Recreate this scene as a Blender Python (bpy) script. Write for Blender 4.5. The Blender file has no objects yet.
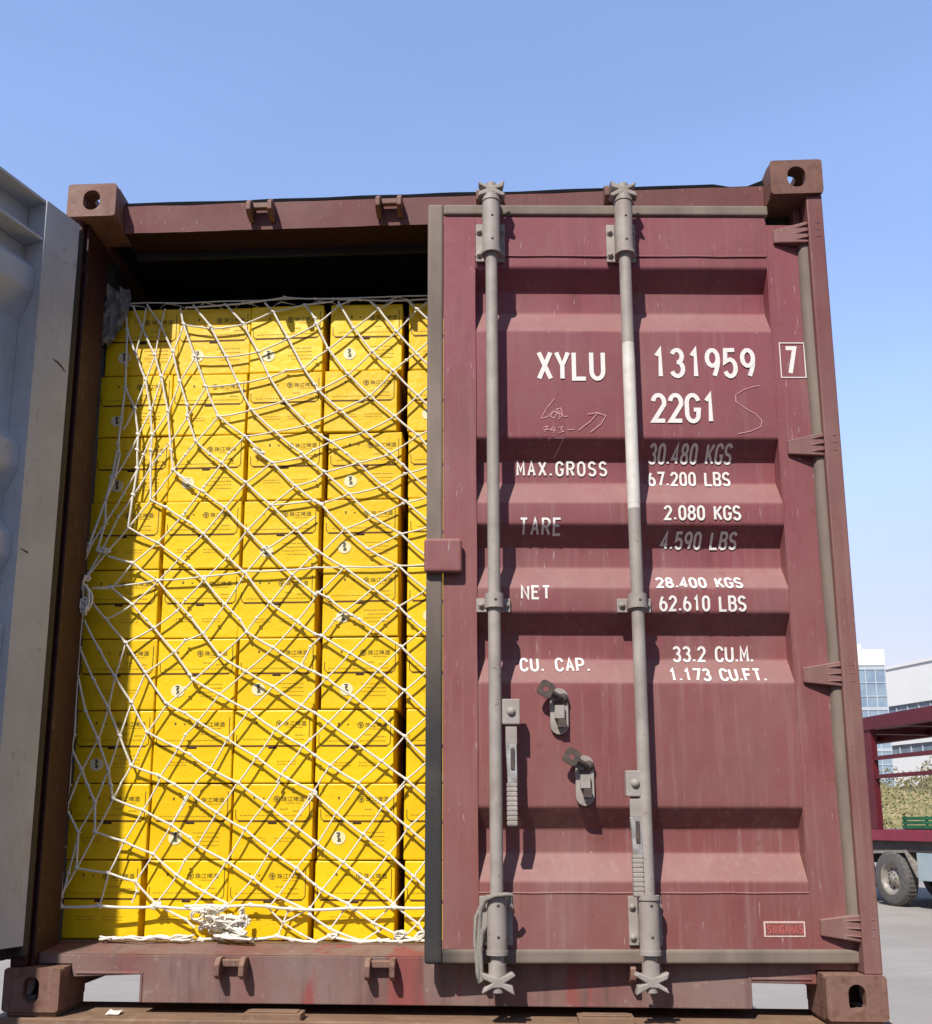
import bpy, math, random
from mathutils import Vector, Matrix, Euler, noise

rnd = random.Random(7)
SC = bpy.context.scene
COL = SC.collection
R = math.radians

# ------------------------------------------------------------------ camera
CAM_P = Vector((1.39752, -2.79575, 0.51968))
CAM_R = Euler((1.757984, -0.000975, 0.052889), 'XYZ')
FPX, U0, V0 = 969.94, 446.19, 640.0
cam = bpy.data.cameras.new('camera')
cam.sensor_fit = 'HORIZONTAL'
cam.sensor_width = 36.0
cam.lens = FPX * 36.0 / 932.0
cam.shift_x = (466 - U0) / 932.0
cam.shift_y = (V0 - 512) / 932.0
cam.clip_start = 0.05
cam.clip_end = 3000
cob = bpy.data.objects.new('camera', cam)
cob.location = CAM_P
cob.rotation_euler = CAM_R
COL.objects.link(cob)
SC.camera = cob

# ------------------------------------------------------------------ sky, sun, exposure
SUN_TO = Vector((-0.40, -1.0, 1.17)).normalized()
el = math.asin(SUN_TO.z)
w = bpy.data.worlds.new('World')
SC.world = w
w.use_nodes = True
nt = w.node_tree
nt.nodes.clear()
wo = nt.nodes.new('ShaderNodeOutputWorld')
bg = nt.nodes.new('ShaderNodeBackground')
sk = nt.nodes.new('ShaderNodeTexSky')
sk.sky_type = 'NISHITA'
sk.sun_disc = False
sk.sun_elevation = el
sk.sun_rotation = math.atan2(SUN_TO.x, SUN_TO.y)
sk.altitude = 50
sk.air_density = 1.35
sk.dust_density = 0.1
sk.ozone_density = 3.0
bg.inputs['Strength'].default_value = 0.15
tcw = nt.nodes.new('ShaderNodeTexCoord')
sep = nt.nodes.new('ShaderNodeSeparateXYZ')
nt.links.new(tcw.outputs['Generated'], sep.inputs[0])
mr = nt.nodes.new('ShaderNodeMapRange')          # sky brightened to the north, dimmed to the south to cut shade fill
mr.interpolation_type = 'SMOOTHSTEP'
mr.inputs['From Min'].default_value = -0.25
mr.inputs['From Max'].default_value = 0.6
mr.inputs['To Min'].default_value = 0.5
mr.inputs['To Max'].default_value = 1.32
nt.links.new(sep.outputs['Y'], mr.inputs['Value'])
wn = nt.nodes.new('ShaderNodeTexNoise')
wn.inputs['Scale'].default_value = 2.2
wn.inputs['Detail'].default_value = 5
mpw = nt.nodes.new('ShaderNodeMapping')
mpw.inputs['Scale'].default_value = (1.0, 1.0, 3.0)
nt.links.new(tcw.outputs['Generated'], mpw.inputs[0])
nt.links.new(mpw.outputs[0], wn.inputs['Vector'])
wr = nt.nodes.new('ShaderNodeMapRange')
wr.inputs['From Min'].default_value = 0.3
wr.inputs['From Max'].default_value = 0.7
wr.inputs['To Min'].default_value = 0.965
wr.inputs['To Max'].default_value = 1.045
nt.links.new(wn.outputs['Fac'], wr.inputs['Value'])
mm = nt.nodes.new('ShaderNodeMath')
mm.operation = 'MULTIPLY'
nt.links.new(mr.outputs[0], mm.inputs[0])
nt.links.new(wr.outputs[0], mm.inputs[1])
tint = nt.nodes.new('ShaderNodeVectorMath')
tint.operation = 'MULTIPLY'
tm = nt.nodes.new('ShaderNodeMix')               # lavender tint low down, clear blue above
tm.data_type = 'RGBA'
tm.inputs[6].default_value = (1.12, 0.80, 0.98, 1)
tm.inputs[7].default_value = (1.13, 1.0, 1.06, 1)
tz = nt.nodes.new('ShaderNodeMapRange')
tz.interpolation_type = 'SMOOTHSTEP'
tz.inputs['From Min'].default_value = 0.05
tz.inputs['From Max'].default_value = 0.5
nt.links.new(sep.outputs['Z'], tz.inputs['Value'])
nt.links.new(tz.outputs[0], tm.inputs[0])
nt.links.new(tm.outputs[2], tint.inputs[1])
nt.links.new(sk.outputs[0], tint.inputs[0])
vm = nt.nodes.new('ShaderNodeVectorMath')
vm.operation = 'SCALE'
nt.links.new(tint.outputs[0], vm.inputs[0])
zr = nt.nodes.new('ShaderNodeMapRange')
zr.interpolation_type = 'SMOOTHSTEP'
zr.inputs['From Min'].default_value = -0.05
zr.inputs['From Max'].default_value = 0.42
zr.inputs['To Min'].default_value = 0.36
zr.inputs['To Max'].default_value = 1.0
nt.links.new(sep.outputs['Z'], zr.inputs['Value'])
m2 = nt.nodes.new('ShaderNodeMath')
m2.operation = 'MULTIPLY'
nt.links.new(mm.outputs[0], m2.inputs[0])
nt.links.new(zr.outputs[0], m2.inputs[1])
nt.links.new(m2.outputs[0], vm.inputs['Scale'])
nt.links.new(vm.outputs[0], bg.inputs[0])
nt.links.new(bg.outputs[0], wo.inputs[0])
sl = bpy.data.lights.new('sun', 'SUN')
sl.energy = 4.2
sl.angle = R(0.5)
sl.color = (1.0, 0.955, 0.89)
so = bpy.data.objects.new('sun', sl)
so.rotation_euler = (-SUN_TO).to_track_quat('-Z', 'Y').to_euler()
so.location = (-4, -12, 14)
COL.objects.link(so)
SC.view_settings.view_transform = 'Standard'
SC.view_settings.look = 'None'
SC.view_settings.exposure = 0.35
SC.view_settings.gamma = 1.0
SC.view_settings.use_curve_mapping = False

# ------------------------------------------------------------------ helpers
RM = CAM_R.to_matrix()


def ray(u, v):
    return RM @ Vector(((u - U0) / FPX, -(v - V0) / FPX, -1.0))


def at_y(u, v, y):
    """point of the plane y = const that stands behind a pixel of the survey photo"""
    d = ray(u, v)
    return CAM_P + d * ((y - CAM_P.y) / d.y)


class MB:
    def __init__(s):
        s.v, s.f, s.m, s.sm = [], [], [], []

    def face(s, idx, mi=0, smooth=False):
        s.f.append(idx)
        s.m.append(mi)
        s.sm.append(smooth)

    def add(s, verts, faces, mi=0, smooth=False):
        b = len(s.v)
        s.v += [tuple(p) for p in verts]
        for f in faces:
            s.face([b + i for i in f], mi, smooth)
        return s

    def box(s, x0, x1, y0, y1, z0, z1, mi=0):
        return s.add([(x0, y0, z0), (x1, y0, z0), (x1, y1, z0), (x0, y1, z0),
                      (x0, y0, z1), (x1, y0, z1), (x1, y1, z1), (x0, y1, z1)],
                     [(0, 3, 2, 1), (4, 5, 6, 7), (0, 1, 5, 4), (1, 2, 6, 5), (2, 3, 7, 6), (3, 0, 4, 7)], mi)

    def prism(s, poly, a0, a1, axis='y', mi=0):
        """polygon extruded; axis y: poly is (x,z); axis x: poly is (y,z); axis z: (x,y)"""
        n = len(poly)

        def P(p, a):
            return {'y': (p[0], a, p[1]), 'x': (a, p[0], p[1]), 'z': (p[0], p[1], a)}[axis]
        vs = [P(p, a0) for p in poly] + [P(p, a1) for p in poly]
        fs = [list(range(n)), list(range(2 * n - 1, n - 1, -1))]
        for i in range(n):
            j = (i + 1) % n
            fs.append((i, i + n, j + n, j))
        return s.add(vs, fs, mi)

    def tube(s, pts, r, n=6, mi=0, closed=False, caps=True, smooth=True):
        pts = [Vector(p) for p in pts]
        m = len(pts)
        if m < 2:
            return s
        rr = r if isinstance(r, (list, tuple)) else [r] * m
        b = len(s.v)
        prev = None
        for i in range(m):
            if closed:
                t = pts[(i + 1) % m] - pts[i - 1]
            else:
                t = pts[min(i + 1, m - 1)] - pts[max(i - 1, 0)]
            if t.length < 1e-9:
                t = Vector((0, 0, 1))
            t.normalize()
            if prev is None:
                a = t.orthogonal().normalized()
            else:
                a = prev - t * prev.dot(t)
                a = a.normalized() if a.length > 1e-6 else t.orthogonal().normalized()
            prev = a
            c = t.cross(a)
            for k in range(n):
                q = 2 * math.pi * k / n
                s.v.append(tuple(pts[i] + (a * math.cos(q) + c * math.sin(q)) * rr[i]))
        for i in range(m if closed else m - 1):
            j = (i + 1) % m
            for k in range(n):
                l = (k + 1) % n
                s.face([b + i * n + k, b + i * n + l, b + j * n + l, b + j * n + k], mi, smooth)
        if caps and not closed:
            for first, order in ((b, range(n - 1, -1, -1)), (b + (m - 1) * n, range(n))):
                e = len(s.v)
                s.v += [s.v[first + k] for k in range(n)]
                s.face([e + k for k in order], mi)
        return s

    def cyl(s, p0, p1, r, n=16, mi=0, r1=None):
        return s.tube([p0, p1], [r, r if r1 is None else r1], n, mi)

    def dome(s, c, r, h, axis=(0, -1, 0), n=10, mi=0):
        ax = Vector(axis).normalized()
        a = ax.orthogonal().normalized()
        c2 = ax.cross(a)
        c = Vector(c)
        b = len(s.v)
        rings = 3
        for i in range(rings):
            q = i / rings * math.pi / 2
            for k in range(n):
                t = 2 * math.pi * k / n
                s.v.append(tuple(c + ax * (h * math.sin(q)) + (a * math.cos(t) + c2 * math.sin(t)) * (r * math.cos(q))))
        s.v.append(tuple(c + ax * h))
        for i in range(rings - 1):
            for k in range(n):
                l = (k + 1) % n
                s.face([b + i * n + k, b + i * n + l, b + (i + 1) * n + l, b + (i + 1) * n + k], mi, True)
        for k in range(n):
            s.face([b + (rings - 1) * n + k, b + (rings - 1) * n + (k + 1) % n, b + rings * n], mi, True)
        return s

    def holeplate(s, c, ax, w, h, hw, hh, t, rc=0.0, mi=0, n=96):
        """plate w x h with an oblong hole hw x hh, thickness t; ax = (u axis, v axis, outward normal)"""
        U, V, N = [Vector(a) for a in ax]
        c = Vector(c)
        o, q = [], []
        for k in range(n):
            a = 2 * math.pi * (k + 0.5) / n
            ca, sa = math.cos(a), math.sin(a)
            sx, sy = ca / (w / 2), sa / (h / 2)
            m = max(abs(sx), abs(sy))
            px, py = ca / m, sa / m
            if rc:
                ex, ey = w / 2 - rc, h / 2 - rc
                if abs(px) > ex and abs(py) > ey:
                    d = Vector((abs(px) - ex, abs(py) - ey))
                    d = d.normalized() * rc
                    px = math.copysign(ex + d.x, px)
                    py = math.copysign(ey + d.y, py)
            o.append((px, py))
            rad = min(hw, hh) / 2
            lx, ly = max(hw / 2 - rad, 0), max(hh / 2 - rad, 0)
            q.append((math.copysign(lx, ca) + rad * ca if lx else rad * ca,
                      math.copysign(ly, sa) + rad * sa if ly else rad * sa))
        vs = []
        for d in (0, -t):
            for lst in (o, q):
                vs += [c + U * p[0] + V * p[1] + N * d for p in lst]
        fs = []
        for k in range(n):
            j = (k + 1) % n
            fs += [(k, j, n + j, n + k), (2 * n + j, 2 * n + k, 3 * n + k, 3 * n + j),
                   (j, k, 2 * n + k, 2 * n + j), (n + k, n + j, 3 * n + j, 3 * n + k)]
        return s.add(vs, fs, mi)

    def build(s, name, mats, parent=None, bevel=0.0, loc=None, seg=2, recalc=True):
        me = bpy.data.meshes.new(name)
        me.from_pydata(s.v, [], s.f)
        me.update()
        mats = mats if isinstance(mats, (list, tuple)) else [mats]
        for m in mats:
            me.materials.append(m)
        me.polygons.foreach_set('material_index', s.m)
        me.polygons.foreach_set('use_smooth', s.sm)
        if recalc:
            import bmesh
            bm = bmesh.new()
            bm.from_mesh(me)
            bmesh.ops.recalc_face_normals(bm, faces=bm.faces)
            bm.to_mesh(me)
            bm.free()
        o = bpy.data.objects.new(name, me)
        COL.objects.link(o)
        if parent is not None:
            o.parent = parent
        if loc is not None:
            o.location = loc
        if bevel:
            b = o.modifiers.new('bevel', 'BEVEL')
            b.width = bevel
            b.segments = seg
            b.limit_method = 'ANGLE'
            b.angle_limit = R(40)
        return o


def tag(o, label=None, cat=None, group=None, kind=None):
    if label:
        o['label'] = label
    if cat:
        o['category'] = cat
    if group:
        o['group'] = group
    if kind:
        o['kind'] = kind
    return o


def empty(name, loc, rz=0.0):
    o = bpy.data.objects.new(name, None)
    o.empty_display_size = 0.1
    o.location = loc
    o.rotation_euler = (0, 0, rz)
    COL.objects.link(o)
    return o


# ------------------------------------------------------------------ materials
class NT:
    def __init__(s, name):
        s.mat = bpy.data.materials.new(name)
        s.mat.use_nodes = True
        s.t = s.mat.node_tree
        s.t.nodes.clear()
        s.out = s.t.nodes.new('ShaderNodeOutputMaterial')
        s.b = s.t.nodes.new('ShaderNodeBsdfPrincipled')
        s.t.links.new(s.b.outputs[0], s.out.inputs[0])
        s.tc = s.t.nodes.new('ShaderNodeTexCoord')
        s.xyz = s.n('ShaderNodeSeparateXYZ')
        s.l(s.tc.outputs['Object'], s.xyz.inputs[0])

    def n(s, t):
        return s.t.nodes.new(t)

    def l(s, a, b):
        s.t.links.new(a, b)

    def noise(s, scale, detail=5, rough=0.6, stretch=(1, 1, 1), off=(0, 0, 0)):
        mp = s.n('ShaderNodeMapping')
        mp.inputs['Scale'].default_value = stretch
        mp.inputs['Location'].default_value = off
        s.l(s.tc.outputs['Object'], mp.inputs[0])
        x = s.n('ShaderNodeTexNoise')
        x.inputs['Scale'].default_value = scale
        x.inputs['Detail'].default_value = detail
        x.inputs['Roughness'].default_value = rough
        s.l(mp.outputs[0], x.inputs['Vector'])
        return x.outputs['Fac']

    def ramp(s, x, a, b, lo=0.0, hi=1.0):
        r = s.n('ShaderNodeMapRange')
        r.inputs['From Min'].default_value = a
        r.inputs['From Max'].default_value = b
        r.inputs['To Min'].default_value = lo
        r.inputs['To Max'].default_value = hi
        s.l(x, r.inputs['Value'])
        return r.outputs[0]

    def math(s, op, a, b):
        m = s.n('ShaderNodeMath')
        m.operation = op
        for i, q in enumerate((a, b)):
            if isinstance(q, (int, float)):
                m.inputs[i].default_value = q
            else:
                s.l(q, m.inputs[i])
        return m.outputs[0]

    def mix(s, f, a, b):
        m = s.n('ShaderNodeMix')
        m.data_type = 'RGBA'
        if isinstance(f, (int, float)):
            m.inputs[0].default_value = f
        else:
            s.l(f, m.inputs[0])
        for i, q in ((6, a), (7, b)):
            if isinstance(q, (tuple, list)):
                m.inputs[i].default_value = (*q[:3], 1)
            else:
                s.l(q, m.inputs[i])
        return m.outputs[2]

    def bump(s, h, strength=0.3, dist=0.002):
        b = s.n('ShaderNodeBump')
        b.inputs['Strength'].default_value = strength
        b.inputs['Distance'].default_value = dist
        s.l(h, b.inputs['Height'])
        s.l(b.outputs[0], s.b.inputs['Normal'])

    def fin(s, col, rough=0.6, metal=0.0, spec=0.4):
        if isinstance(col, (tuple, list)):
            s.b.inputs['Base Color'].default_value = (*col[:3], 1)
        else:
            s.l(col, s.b.inputs['Base Color'])
        if isinstance(rough, (int, float)):
            s.b.inputs['Roughness'].default_value = rough
        else:
            s.l(rough, s.b.inputs['Roughness'])
        s.b.inputs['Metallic'].default_value = metal
        s.b.inputs['Specular IOR Level'].default_value = spec
        return s.mat


def simple(name, a, b=None, scale=20, rough=0.6, metal=0.0, spec=0.4, bump=0.0, lo=0.35, hi=0.65):
    t = NT(name)
    if b is None:
        b = tuple(c * 0.75 for c in a)
    c = t.mix(t.ramp(t.noise(scale), lo, hi), a, b)
    if bump:
        t.bump(t.noise(scale * 4), bump, 0.002)
    return t.fin(c, rough, metal, spec)


def red_paint(name, top, low, dust, dustamt=0.55, rust=0.5, rs=13):
    """container paint: maroon, dusty towards the ground, streaked, chipped"""
    t = NT(name)
    z = t.xyz.outputs['Z']
    base = t.mix(t.ramp(z, 0.3, 2.0), low, top)
    base = t.mix(t.ramp(t.noise(2.2, 3), 0.35, 0.7, 0, 0.5), base, tuple(c * 0.78 for c in low))
    c0 = t.ramp(t.noise(1.3, 5, 0.6, (1, 1, 0.7), (5, 5, 1)), 0.42, 0.66, 0, 0.45)
    base = t.mix(c0, base, tuple(min(1, q * 1.2 + 0.018) for q in low))
    gr = t.ramp(t.noise(5.5, 6, 0.7, (1.6, 1.6, 0.35), (2, 8, 4)), 0.52, 0.72, 0, 0.55)
    base = t.mix(gr, base, tuple(q * 0.55 for q in low))
    # dust film, more of it low down and towards the right
    up = t.ramp(z, 0.0, 2.6, 1.0, 0.35)
    d = t.math('MULTIPLY', up, t.ramp(t.noise(3.2, 6, 0.65, (1, 1, 0.6)), 0.3, 0.75))
    d = t.math('MULTIPLY', d, dustamt)
    c = t.mix(d, base, dust)
    # vertical run marks
    st = t.ramp(t.noise(9, 6, 0.65, (4.5, 4.5, 0.2), (3, 1, 0)), 0.52, 0.75)
    st = t.math('MULTIPLY', st, t.ramp(z, 0.0, 2.6, 0.6, 0.15))
    c = t.mix(st, c, tuple(q * 1.15 for q in dust))
    # upward ledges tinted paler, standing in for the sunlight on them
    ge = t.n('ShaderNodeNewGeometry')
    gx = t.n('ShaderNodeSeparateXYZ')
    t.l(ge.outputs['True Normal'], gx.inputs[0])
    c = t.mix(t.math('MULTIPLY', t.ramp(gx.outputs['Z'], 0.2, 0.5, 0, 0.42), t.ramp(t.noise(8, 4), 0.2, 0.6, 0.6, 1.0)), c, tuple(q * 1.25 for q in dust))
    # fine speckle and rust blooms
    c = t.mix(t.ramp(t.noise(160, 3, 0.7), 0.62, 0.74, 0, 0.35), c, dust)
    ru = t.math('MULTIPLY', t.ramp(t.noise(rs, 6, 0.7, (1, 1, 1), (7, 2, 9)), 0.63 if rs == 13 else 0.5, 0.70 if rs == 13 else 0.74), rust)
    c = t.mix(ru, c, (0.16, 0.055, 0.03) if rs == 13 else (0.105, 0.045, 0.025))
    # pale scratches
    sc = t.ramp(t.noise(34, 2, 0.5, (5, 5, 0.5), (1, 5, 2)), 0.71, 0.74)
    c = t.mix(t.math('MULTIPLY', sc, 0.45), c, (0.5, 0.42, 0.4))
    t.bump(t.noise(5, 3) if rs == 13 else t.noise(45, 4), 0.25, 0.012 if rs == 13 else 0.006)
    return t.fin(c, t.ramp(t.noise(6), 0.3, 0.7, 0.5, 0.75), 0, 0.35)


M = {}
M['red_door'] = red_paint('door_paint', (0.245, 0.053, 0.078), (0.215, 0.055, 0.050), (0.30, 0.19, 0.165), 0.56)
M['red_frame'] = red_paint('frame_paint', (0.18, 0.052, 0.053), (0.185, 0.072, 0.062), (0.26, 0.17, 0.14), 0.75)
M['red_shaded'] = red_paint('shaded_jamb_paint', (0.040, 0.010, 0.010), (0.042, 0.010, 0.009), (0.07, 0.035, 0.03), 0.3)  # left post's red darkened, standing in for the shade it is in
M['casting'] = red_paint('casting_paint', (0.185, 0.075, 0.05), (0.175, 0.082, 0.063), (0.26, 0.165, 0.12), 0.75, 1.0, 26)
t = NT('inner_door_paint')
c = t.mix(t.ramp(t.noise(4, 5), 0.35, 0.7), (0.57, 0.59, 0.61), (0.45, 0.465, 0.48))
c = t.mix(t.ramp(t.noise(60, 4), 0.6, 0.75, 0, 0.4), c, (0.3, 0.27, 0.25))
c = t.mix(t.ramp(t.noise(14, 5, 0.6, (1, 1, 3), (4, 1, 1)), 0.69, 0.73, 0, 0.7), c, (0.16, 0.12, 0.1))
c = t.mix(t.ramp(t.noise(5, 6, 0.7, (1, 1, 0.3), (2, 6, 3)), 0.52, 0.68, 0, 0.45), c, (0.36, 0.30, 0.22))
c = t.mix(t.ramp(t.noise(26, 6, 0.7, (1, 1, 0.6), (5, 6, 3)), 0.6, 0.7, 0, 0.5), c, (0.24, 0.21, 0.19))
M['grey_door'] = t.fin(c, 0.5)
t = NT('rod_metal')
c = t.mix(t.ramp(t.noise(14, 5), 0.35, 0.7), (0.39, 0.345, 0.305), (0.29, 0.25, 0.22))
c = t.mix(t.ramp(t.noise(45, 5, 0.7), 0.62, 0.72, 0, 0.8), c, (0.15, 0.085, 0.055))
c = t.mix(t.ramp(t.noise(7, 6, 0.7, (1, 1, 0.5), (1, 1, 6)), 0.56, 0.74, 0, 0.6), c, (0.2, 0.15, 0.12))
c = t.mix(t.ramp(t.noise(10, 6, 0.7, (1, 1, 0.6), (4, 2, 6)), 0.58, 0.7, 0, 0.6), c, (0.47, 0.42, 0.36))
t.bump(t.noise(120), 0.2, 0.001)
M['rod'] = t.fin(c, 0.66, 0.05)
M['rod_white'] = simple('rod_white_paint', (0.72, 0.68, 0.62), (0.6, 0.56, 0.5), 25, 0.55)
M['steel_worn'] = simple('worn_steel', (0.62, 0.6, 0.57), (0.3, 0.28, 0.25), 30, 0.35, 0.5)
M['dark_iron'] = simple('dark_iron', (0.07, 0.055, 0.05), (0.12, 0.085, 0.07), 60, 0.65, 0.2)
t = NT('gasket_rubber')
# dusty grey-tan rubber, the lower free edge rubbed black
lo = t.math('MULTIPLY', t.ramp(t.xyz.outputs['Z'], 1.35, 0.8), t.ramp(t.xyz.outputs['X'], -1.1, -1.17))
c = t.mix(t.ramp(t.noise(9, 5, 0.6, (1, 1, 0.4)), 0.35, 0.7), (0.24, 0.185, 0.145), (0.155, 0.12, 0.095))
c = t.mix(t.math('MULTIPLY', lo, t.ramp(t.noise(7), 0.2, 0.5, 0.75, 1.0)), c, (0.035, 0.033, 0.032))
M['gasket'] = t.fin(c, 0.75)
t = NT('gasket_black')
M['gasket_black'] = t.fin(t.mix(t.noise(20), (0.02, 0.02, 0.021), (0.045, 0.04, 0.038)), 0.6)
t = NT('lip_black')
M['soffit_shade'] = t.fin((0.035, 0.012, 0.011), 0.8, 0, 0.2)  # header underside, its shade put into the colour
t = NT('lip_dark')
M['lip_black'] = t.fin((0.008, 0.008, 0.009), 0.95, 0, 0.05)  # near-black matte colour of the drip lip
t = NT('letter_white')
c = t.mix(t.ramp(t.noise(110, 5, 0.75), 0.58, 0.68, 0, 0.6), (0.80, 0.76, 0.71), (0.42, 0.2, 0.19))
M['letter'] = t.fin(c, 0.55)
M['chalk'] = simple('chalk', (0.62, 0.36, 0.37), (0.5, 0.22, 0.23), 90, 0.9)
M['sticker_white'] = simple('sticker_white', (0.72, 0.55, 0.48), (0.6, 0.42, 0.36), 80, 0.5)
M['sticker_red'] = simple('sticker_red', (0.62, 0.13, 0.10), (0.5, 0.12, 0.1), 80, 0.5)
t = NT('carton_board')
oi = t.n('ShaderNodeObjectInfo')
c = t.mix(oi.outputs['Random'], (0.88, 0.590, 0.005), (0.80, 0.51, 0.004))
c = t.mix(t.ramp(t.noise(60, 5, 0.7), 0.64, 0.72, 0, 0.45), c, (0.85, 0.66, 0.16))
c = t.mix(t.ramp(t.noise(18, 4), 0.4, 0.75, 0, 0.25), c, (0.76, 0.50, 0.010))
t.bump(t.noise(9, 3), 0.45, 0.014)
M['carton'] = t.fin(c, 0.42, 0, 0.35)
M['carton_line'] = simple('carton_crease', (0.14, 0.055, 0.004), (0.09, 0.035, 0.003), 40, 0.7)
M['ink'] = simple('carton_ink', (0.10, 0.075, 0.012), (0.16, 0.11, 0.015), 50, 0.6)
M['ink_faint'] = simple('carton_faint_ink', (0.42, 0.26, 0.01), (0.5, 0.32, 0.01), 60, 0.6)
M['hole'] = simple('hand_hole', (0.03, 0.014, 0.006), (0.05, 0.02, 0.01), 30, 0.8)
M['emblem'] = simple('emblem_white', (0.84, 0.79, 0.60), (0.78, 0.66, 0.3), 40, 0.5)
M['emblem_ink'] = simple('emblem_ink', (0.05, 0.06, 0.04), (0.1, 0.09, 0.05), 40, 0.5)
t = NT('net_rope')
wv = t.n('ShaderNodeTexWave')
wv.inputs['Scale'].default_value = 55
wv.inputs['Distortion'].default_value = 2
t.l(t.tc.outputs['Object'], wv.inputs[0])
c = t.mix(wv.outputs['Fac'], (0.86, 0.82, 0.72), (0.70, 0.65, 0.54))
t.bump(wv.outputs['Fac'], 0.4, 0.001)
M['rope'] = t.fin(c, 0.75)
M['cord'] = simple('cord_grey', (0.30, 0.27, 0.23), (0.22, 0.2, 0.17), 90, 0.85)
t = NT('plastic_film')
t.b.inputs['Transmission Weight'].default_value = 0.25
M['plastic'] = t.fin(t.mix(t.noise(25), (0.36, 0.34, 0.33), (0.2, 0.19, 0.185)), 0.3)
t = NT('plywood')
M['plywood'] = t.fin(t.mix(t.noise(6, 5, 0.6, (8, 1, 1)), (0.22, 0.13, 0.08), (0.14, 0.08, 0.05)), 0.7)
M['inner_wall'] = simple('inner_wall', (0.075, 0.075, 0.078), (0.05, 0.05, 0.052), 5, 0.7)  # inside walls coloured dark, standing in for the unlit interior
M['inner_shade'] = simple('inner_shade', (0.03, 0.026, 0.025), (0.02, 0.018, 0.018), 5, 0.8)  # darker still, the same interior shade put into the colour
t = NT('sill_paint')
z = t.xyz.outputs['Z']
c = t.mix(t.ramp(t.noise(5, 5, 0.6, (1, 1, 0.5)), 0.42, 0.62), (0.22, 0.142, 0.122), (0.20, 0.088, 0.076))
c = t.mix(t.ramp(t.noise(4, 4, 0.6, (1.6, 1, 0.35), (2.3, 0, 1)), 0.58, 0.63, 0, 0.85), c, (0.26, 0.06, 0.055))
c = t.mix(t.ramp(t.noise(30, 6, 0.7), 0.60, 0.72, 0, 0.6), c, (0.36, 0.29, 0.25))
c = t.mix(t.ramp(t.noise(8, 6, 0.7, (2.5, 1, 0.3), (8, 0, 1)), 0.5, 0.68, 0, 0.6), c, (0.10, 0.06, 0.05))
t.bump(t.noise(40), 0.2, 0.003)
M['sill'] = t.fin(c, 0.7)
t = NT('chassis_paint')
c = t.mix(t.ramp(t.noise(5, 6, 0.65, (1, 2, 2)), 0.35, 0.65), (0.27, 0.165, 0.10), (0.19, 0.11, 0.07))
c = t.mix(t.ramp(t.noise(22, 5), 0.55, 0.7, 0, 0.5), c, (0.34, 0.24, 0.16))
t.bump(t.noise(50), 0.3, 0.003)
M['chassis'] = t.fin(c, 0.75)
M['tyre'] = simple('tyre_rubber', (0.085, 0.078, 0.072), (0.13, 0.12, 0.11), 14, 0.85)
M['rim'] = simple('rim_steel', (0.36, 0.32, 0.27), (0.22, 0.2, 0.17), 12, 0.5, 0.2)
M['truck_red'] = simple('truck_red', (0.125, 0.014, 0.022), (0.09, 0.011, 0.018), 3, 0.5)
M['truck_deck'] = simple('truck_deck', (0.27, 0.03, 0.06), (0.2, 0.025, 0.045), 4, 0.5)
M['truck_under'] = simple('truck_under', (0.05, 0.045, 0.045), (0.08, 0.07, 0.06), 6, 0.8)
M['tool_blue'] = simple('toolbox_blue', (0.30, 0.40, 0.43), (0.40, 0.44, 0.44), 4, 0.6)
M['green'] = simple('crate_green', (0.016, 0.15, 0.055), (0.01, 0.085, 0.035), 5, 0.5)
M['tarp'] = simple('tarp_dark', (0.06, 0.075, 0.1), (0.12, 0.14, 0.17), 3, 0.6)
M['tarp_blue'] = simple('tarp_blue', (0.4, 0.48, 0.62), (0.2, 0.26, 0.42), 2, 0.6)
t = NT('white_render')
M['white_wall'] = t.fin(t.mix(t.noise(0.3, 4), (0.82, 0.81, 0.79), (0.74, 0.73, 0.71)), 0.7)
M['grey_wall'] = simple('grey_wall', (0.42, 0.42, 0.42), (0.36, 0.36, 0.36), 0.4, 0.7)
t = NT('window_glass')
M['glass'] = t.fin(t.mix(t.ramp(t.noise(0.5, 2), 0.4, 0.6), (0.12, 0.17, 0.22), (0.20, 0.25, 0.30)), 0.12, 0.0, 0.8)
t = NT('tower_glass')
M['tower_glass'] = t.fin(t.mix(t.ramp(t.noise(0.6, 2), 0.4, 0.6), (0.22, 0.30, 0.40), (0.28, 0.37, 0.46)), 0.1, 0.0, 0.8)
M['mullion'] = simple('mullion', (0.5, 0.55, 0.6), (0.45, 0.5, 0.55), 1, 0.5)
t = NT('hedge_leaf')
c = t.mix(t.ramp(t.noise(0.35, 3), 0.35, 0.65), (0.27, 0.23, 0.115), (0.35, 0.28, 0.155))
M['hedge'] = t.fin(t.mix(t.ramp(t.noise(2.5, 2), 0.4, 0.6), c, (0.17, 0.165, 0.07)), 0.8)
t = NT('concrete_ground')
c = t.mix(t.ramp(t.noise(0.5, 6, 0.65), 0.35, 0.65), (0.30, 0.27, 0.235), (0.37, 0.335, 0.295))
c = t.mix(t.ramp(t.noise(1.1, 5, 0.6, (0.5, 5, 1), (2, 0, 0)), 0.55, 0.72, 0, 0.4), c, (0.24, 0.23, 0.21))
c = t.mix(t.ramp(t.noise(30, 4, 0.7), 0.55, 0.7, 0, 0.4), c, (0.26, 0.245, 0.225))
t.bump(t.noise(25, 5), 0.3, 0.01)
M['ground'] = t.fin(c, 0.85)

# ------------------------------------------------------------------ ground
GZ = -1.1
g = MB()
N = 24
xs = [-900 + 1800 * i / N for i in range(N + 1)]
g.add([(x, y, GZ) for y in xs for x in xs],
      [(j * (N + 1) + i, j * (N + 1) + i + 1, (j + 1) * (N + 1) + i + 1, (j + 1) * (N + 1) + i) for j in range(N) for i in range(N)])
tag(g.build('ground', M['ground']), kind='structure')

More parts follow.
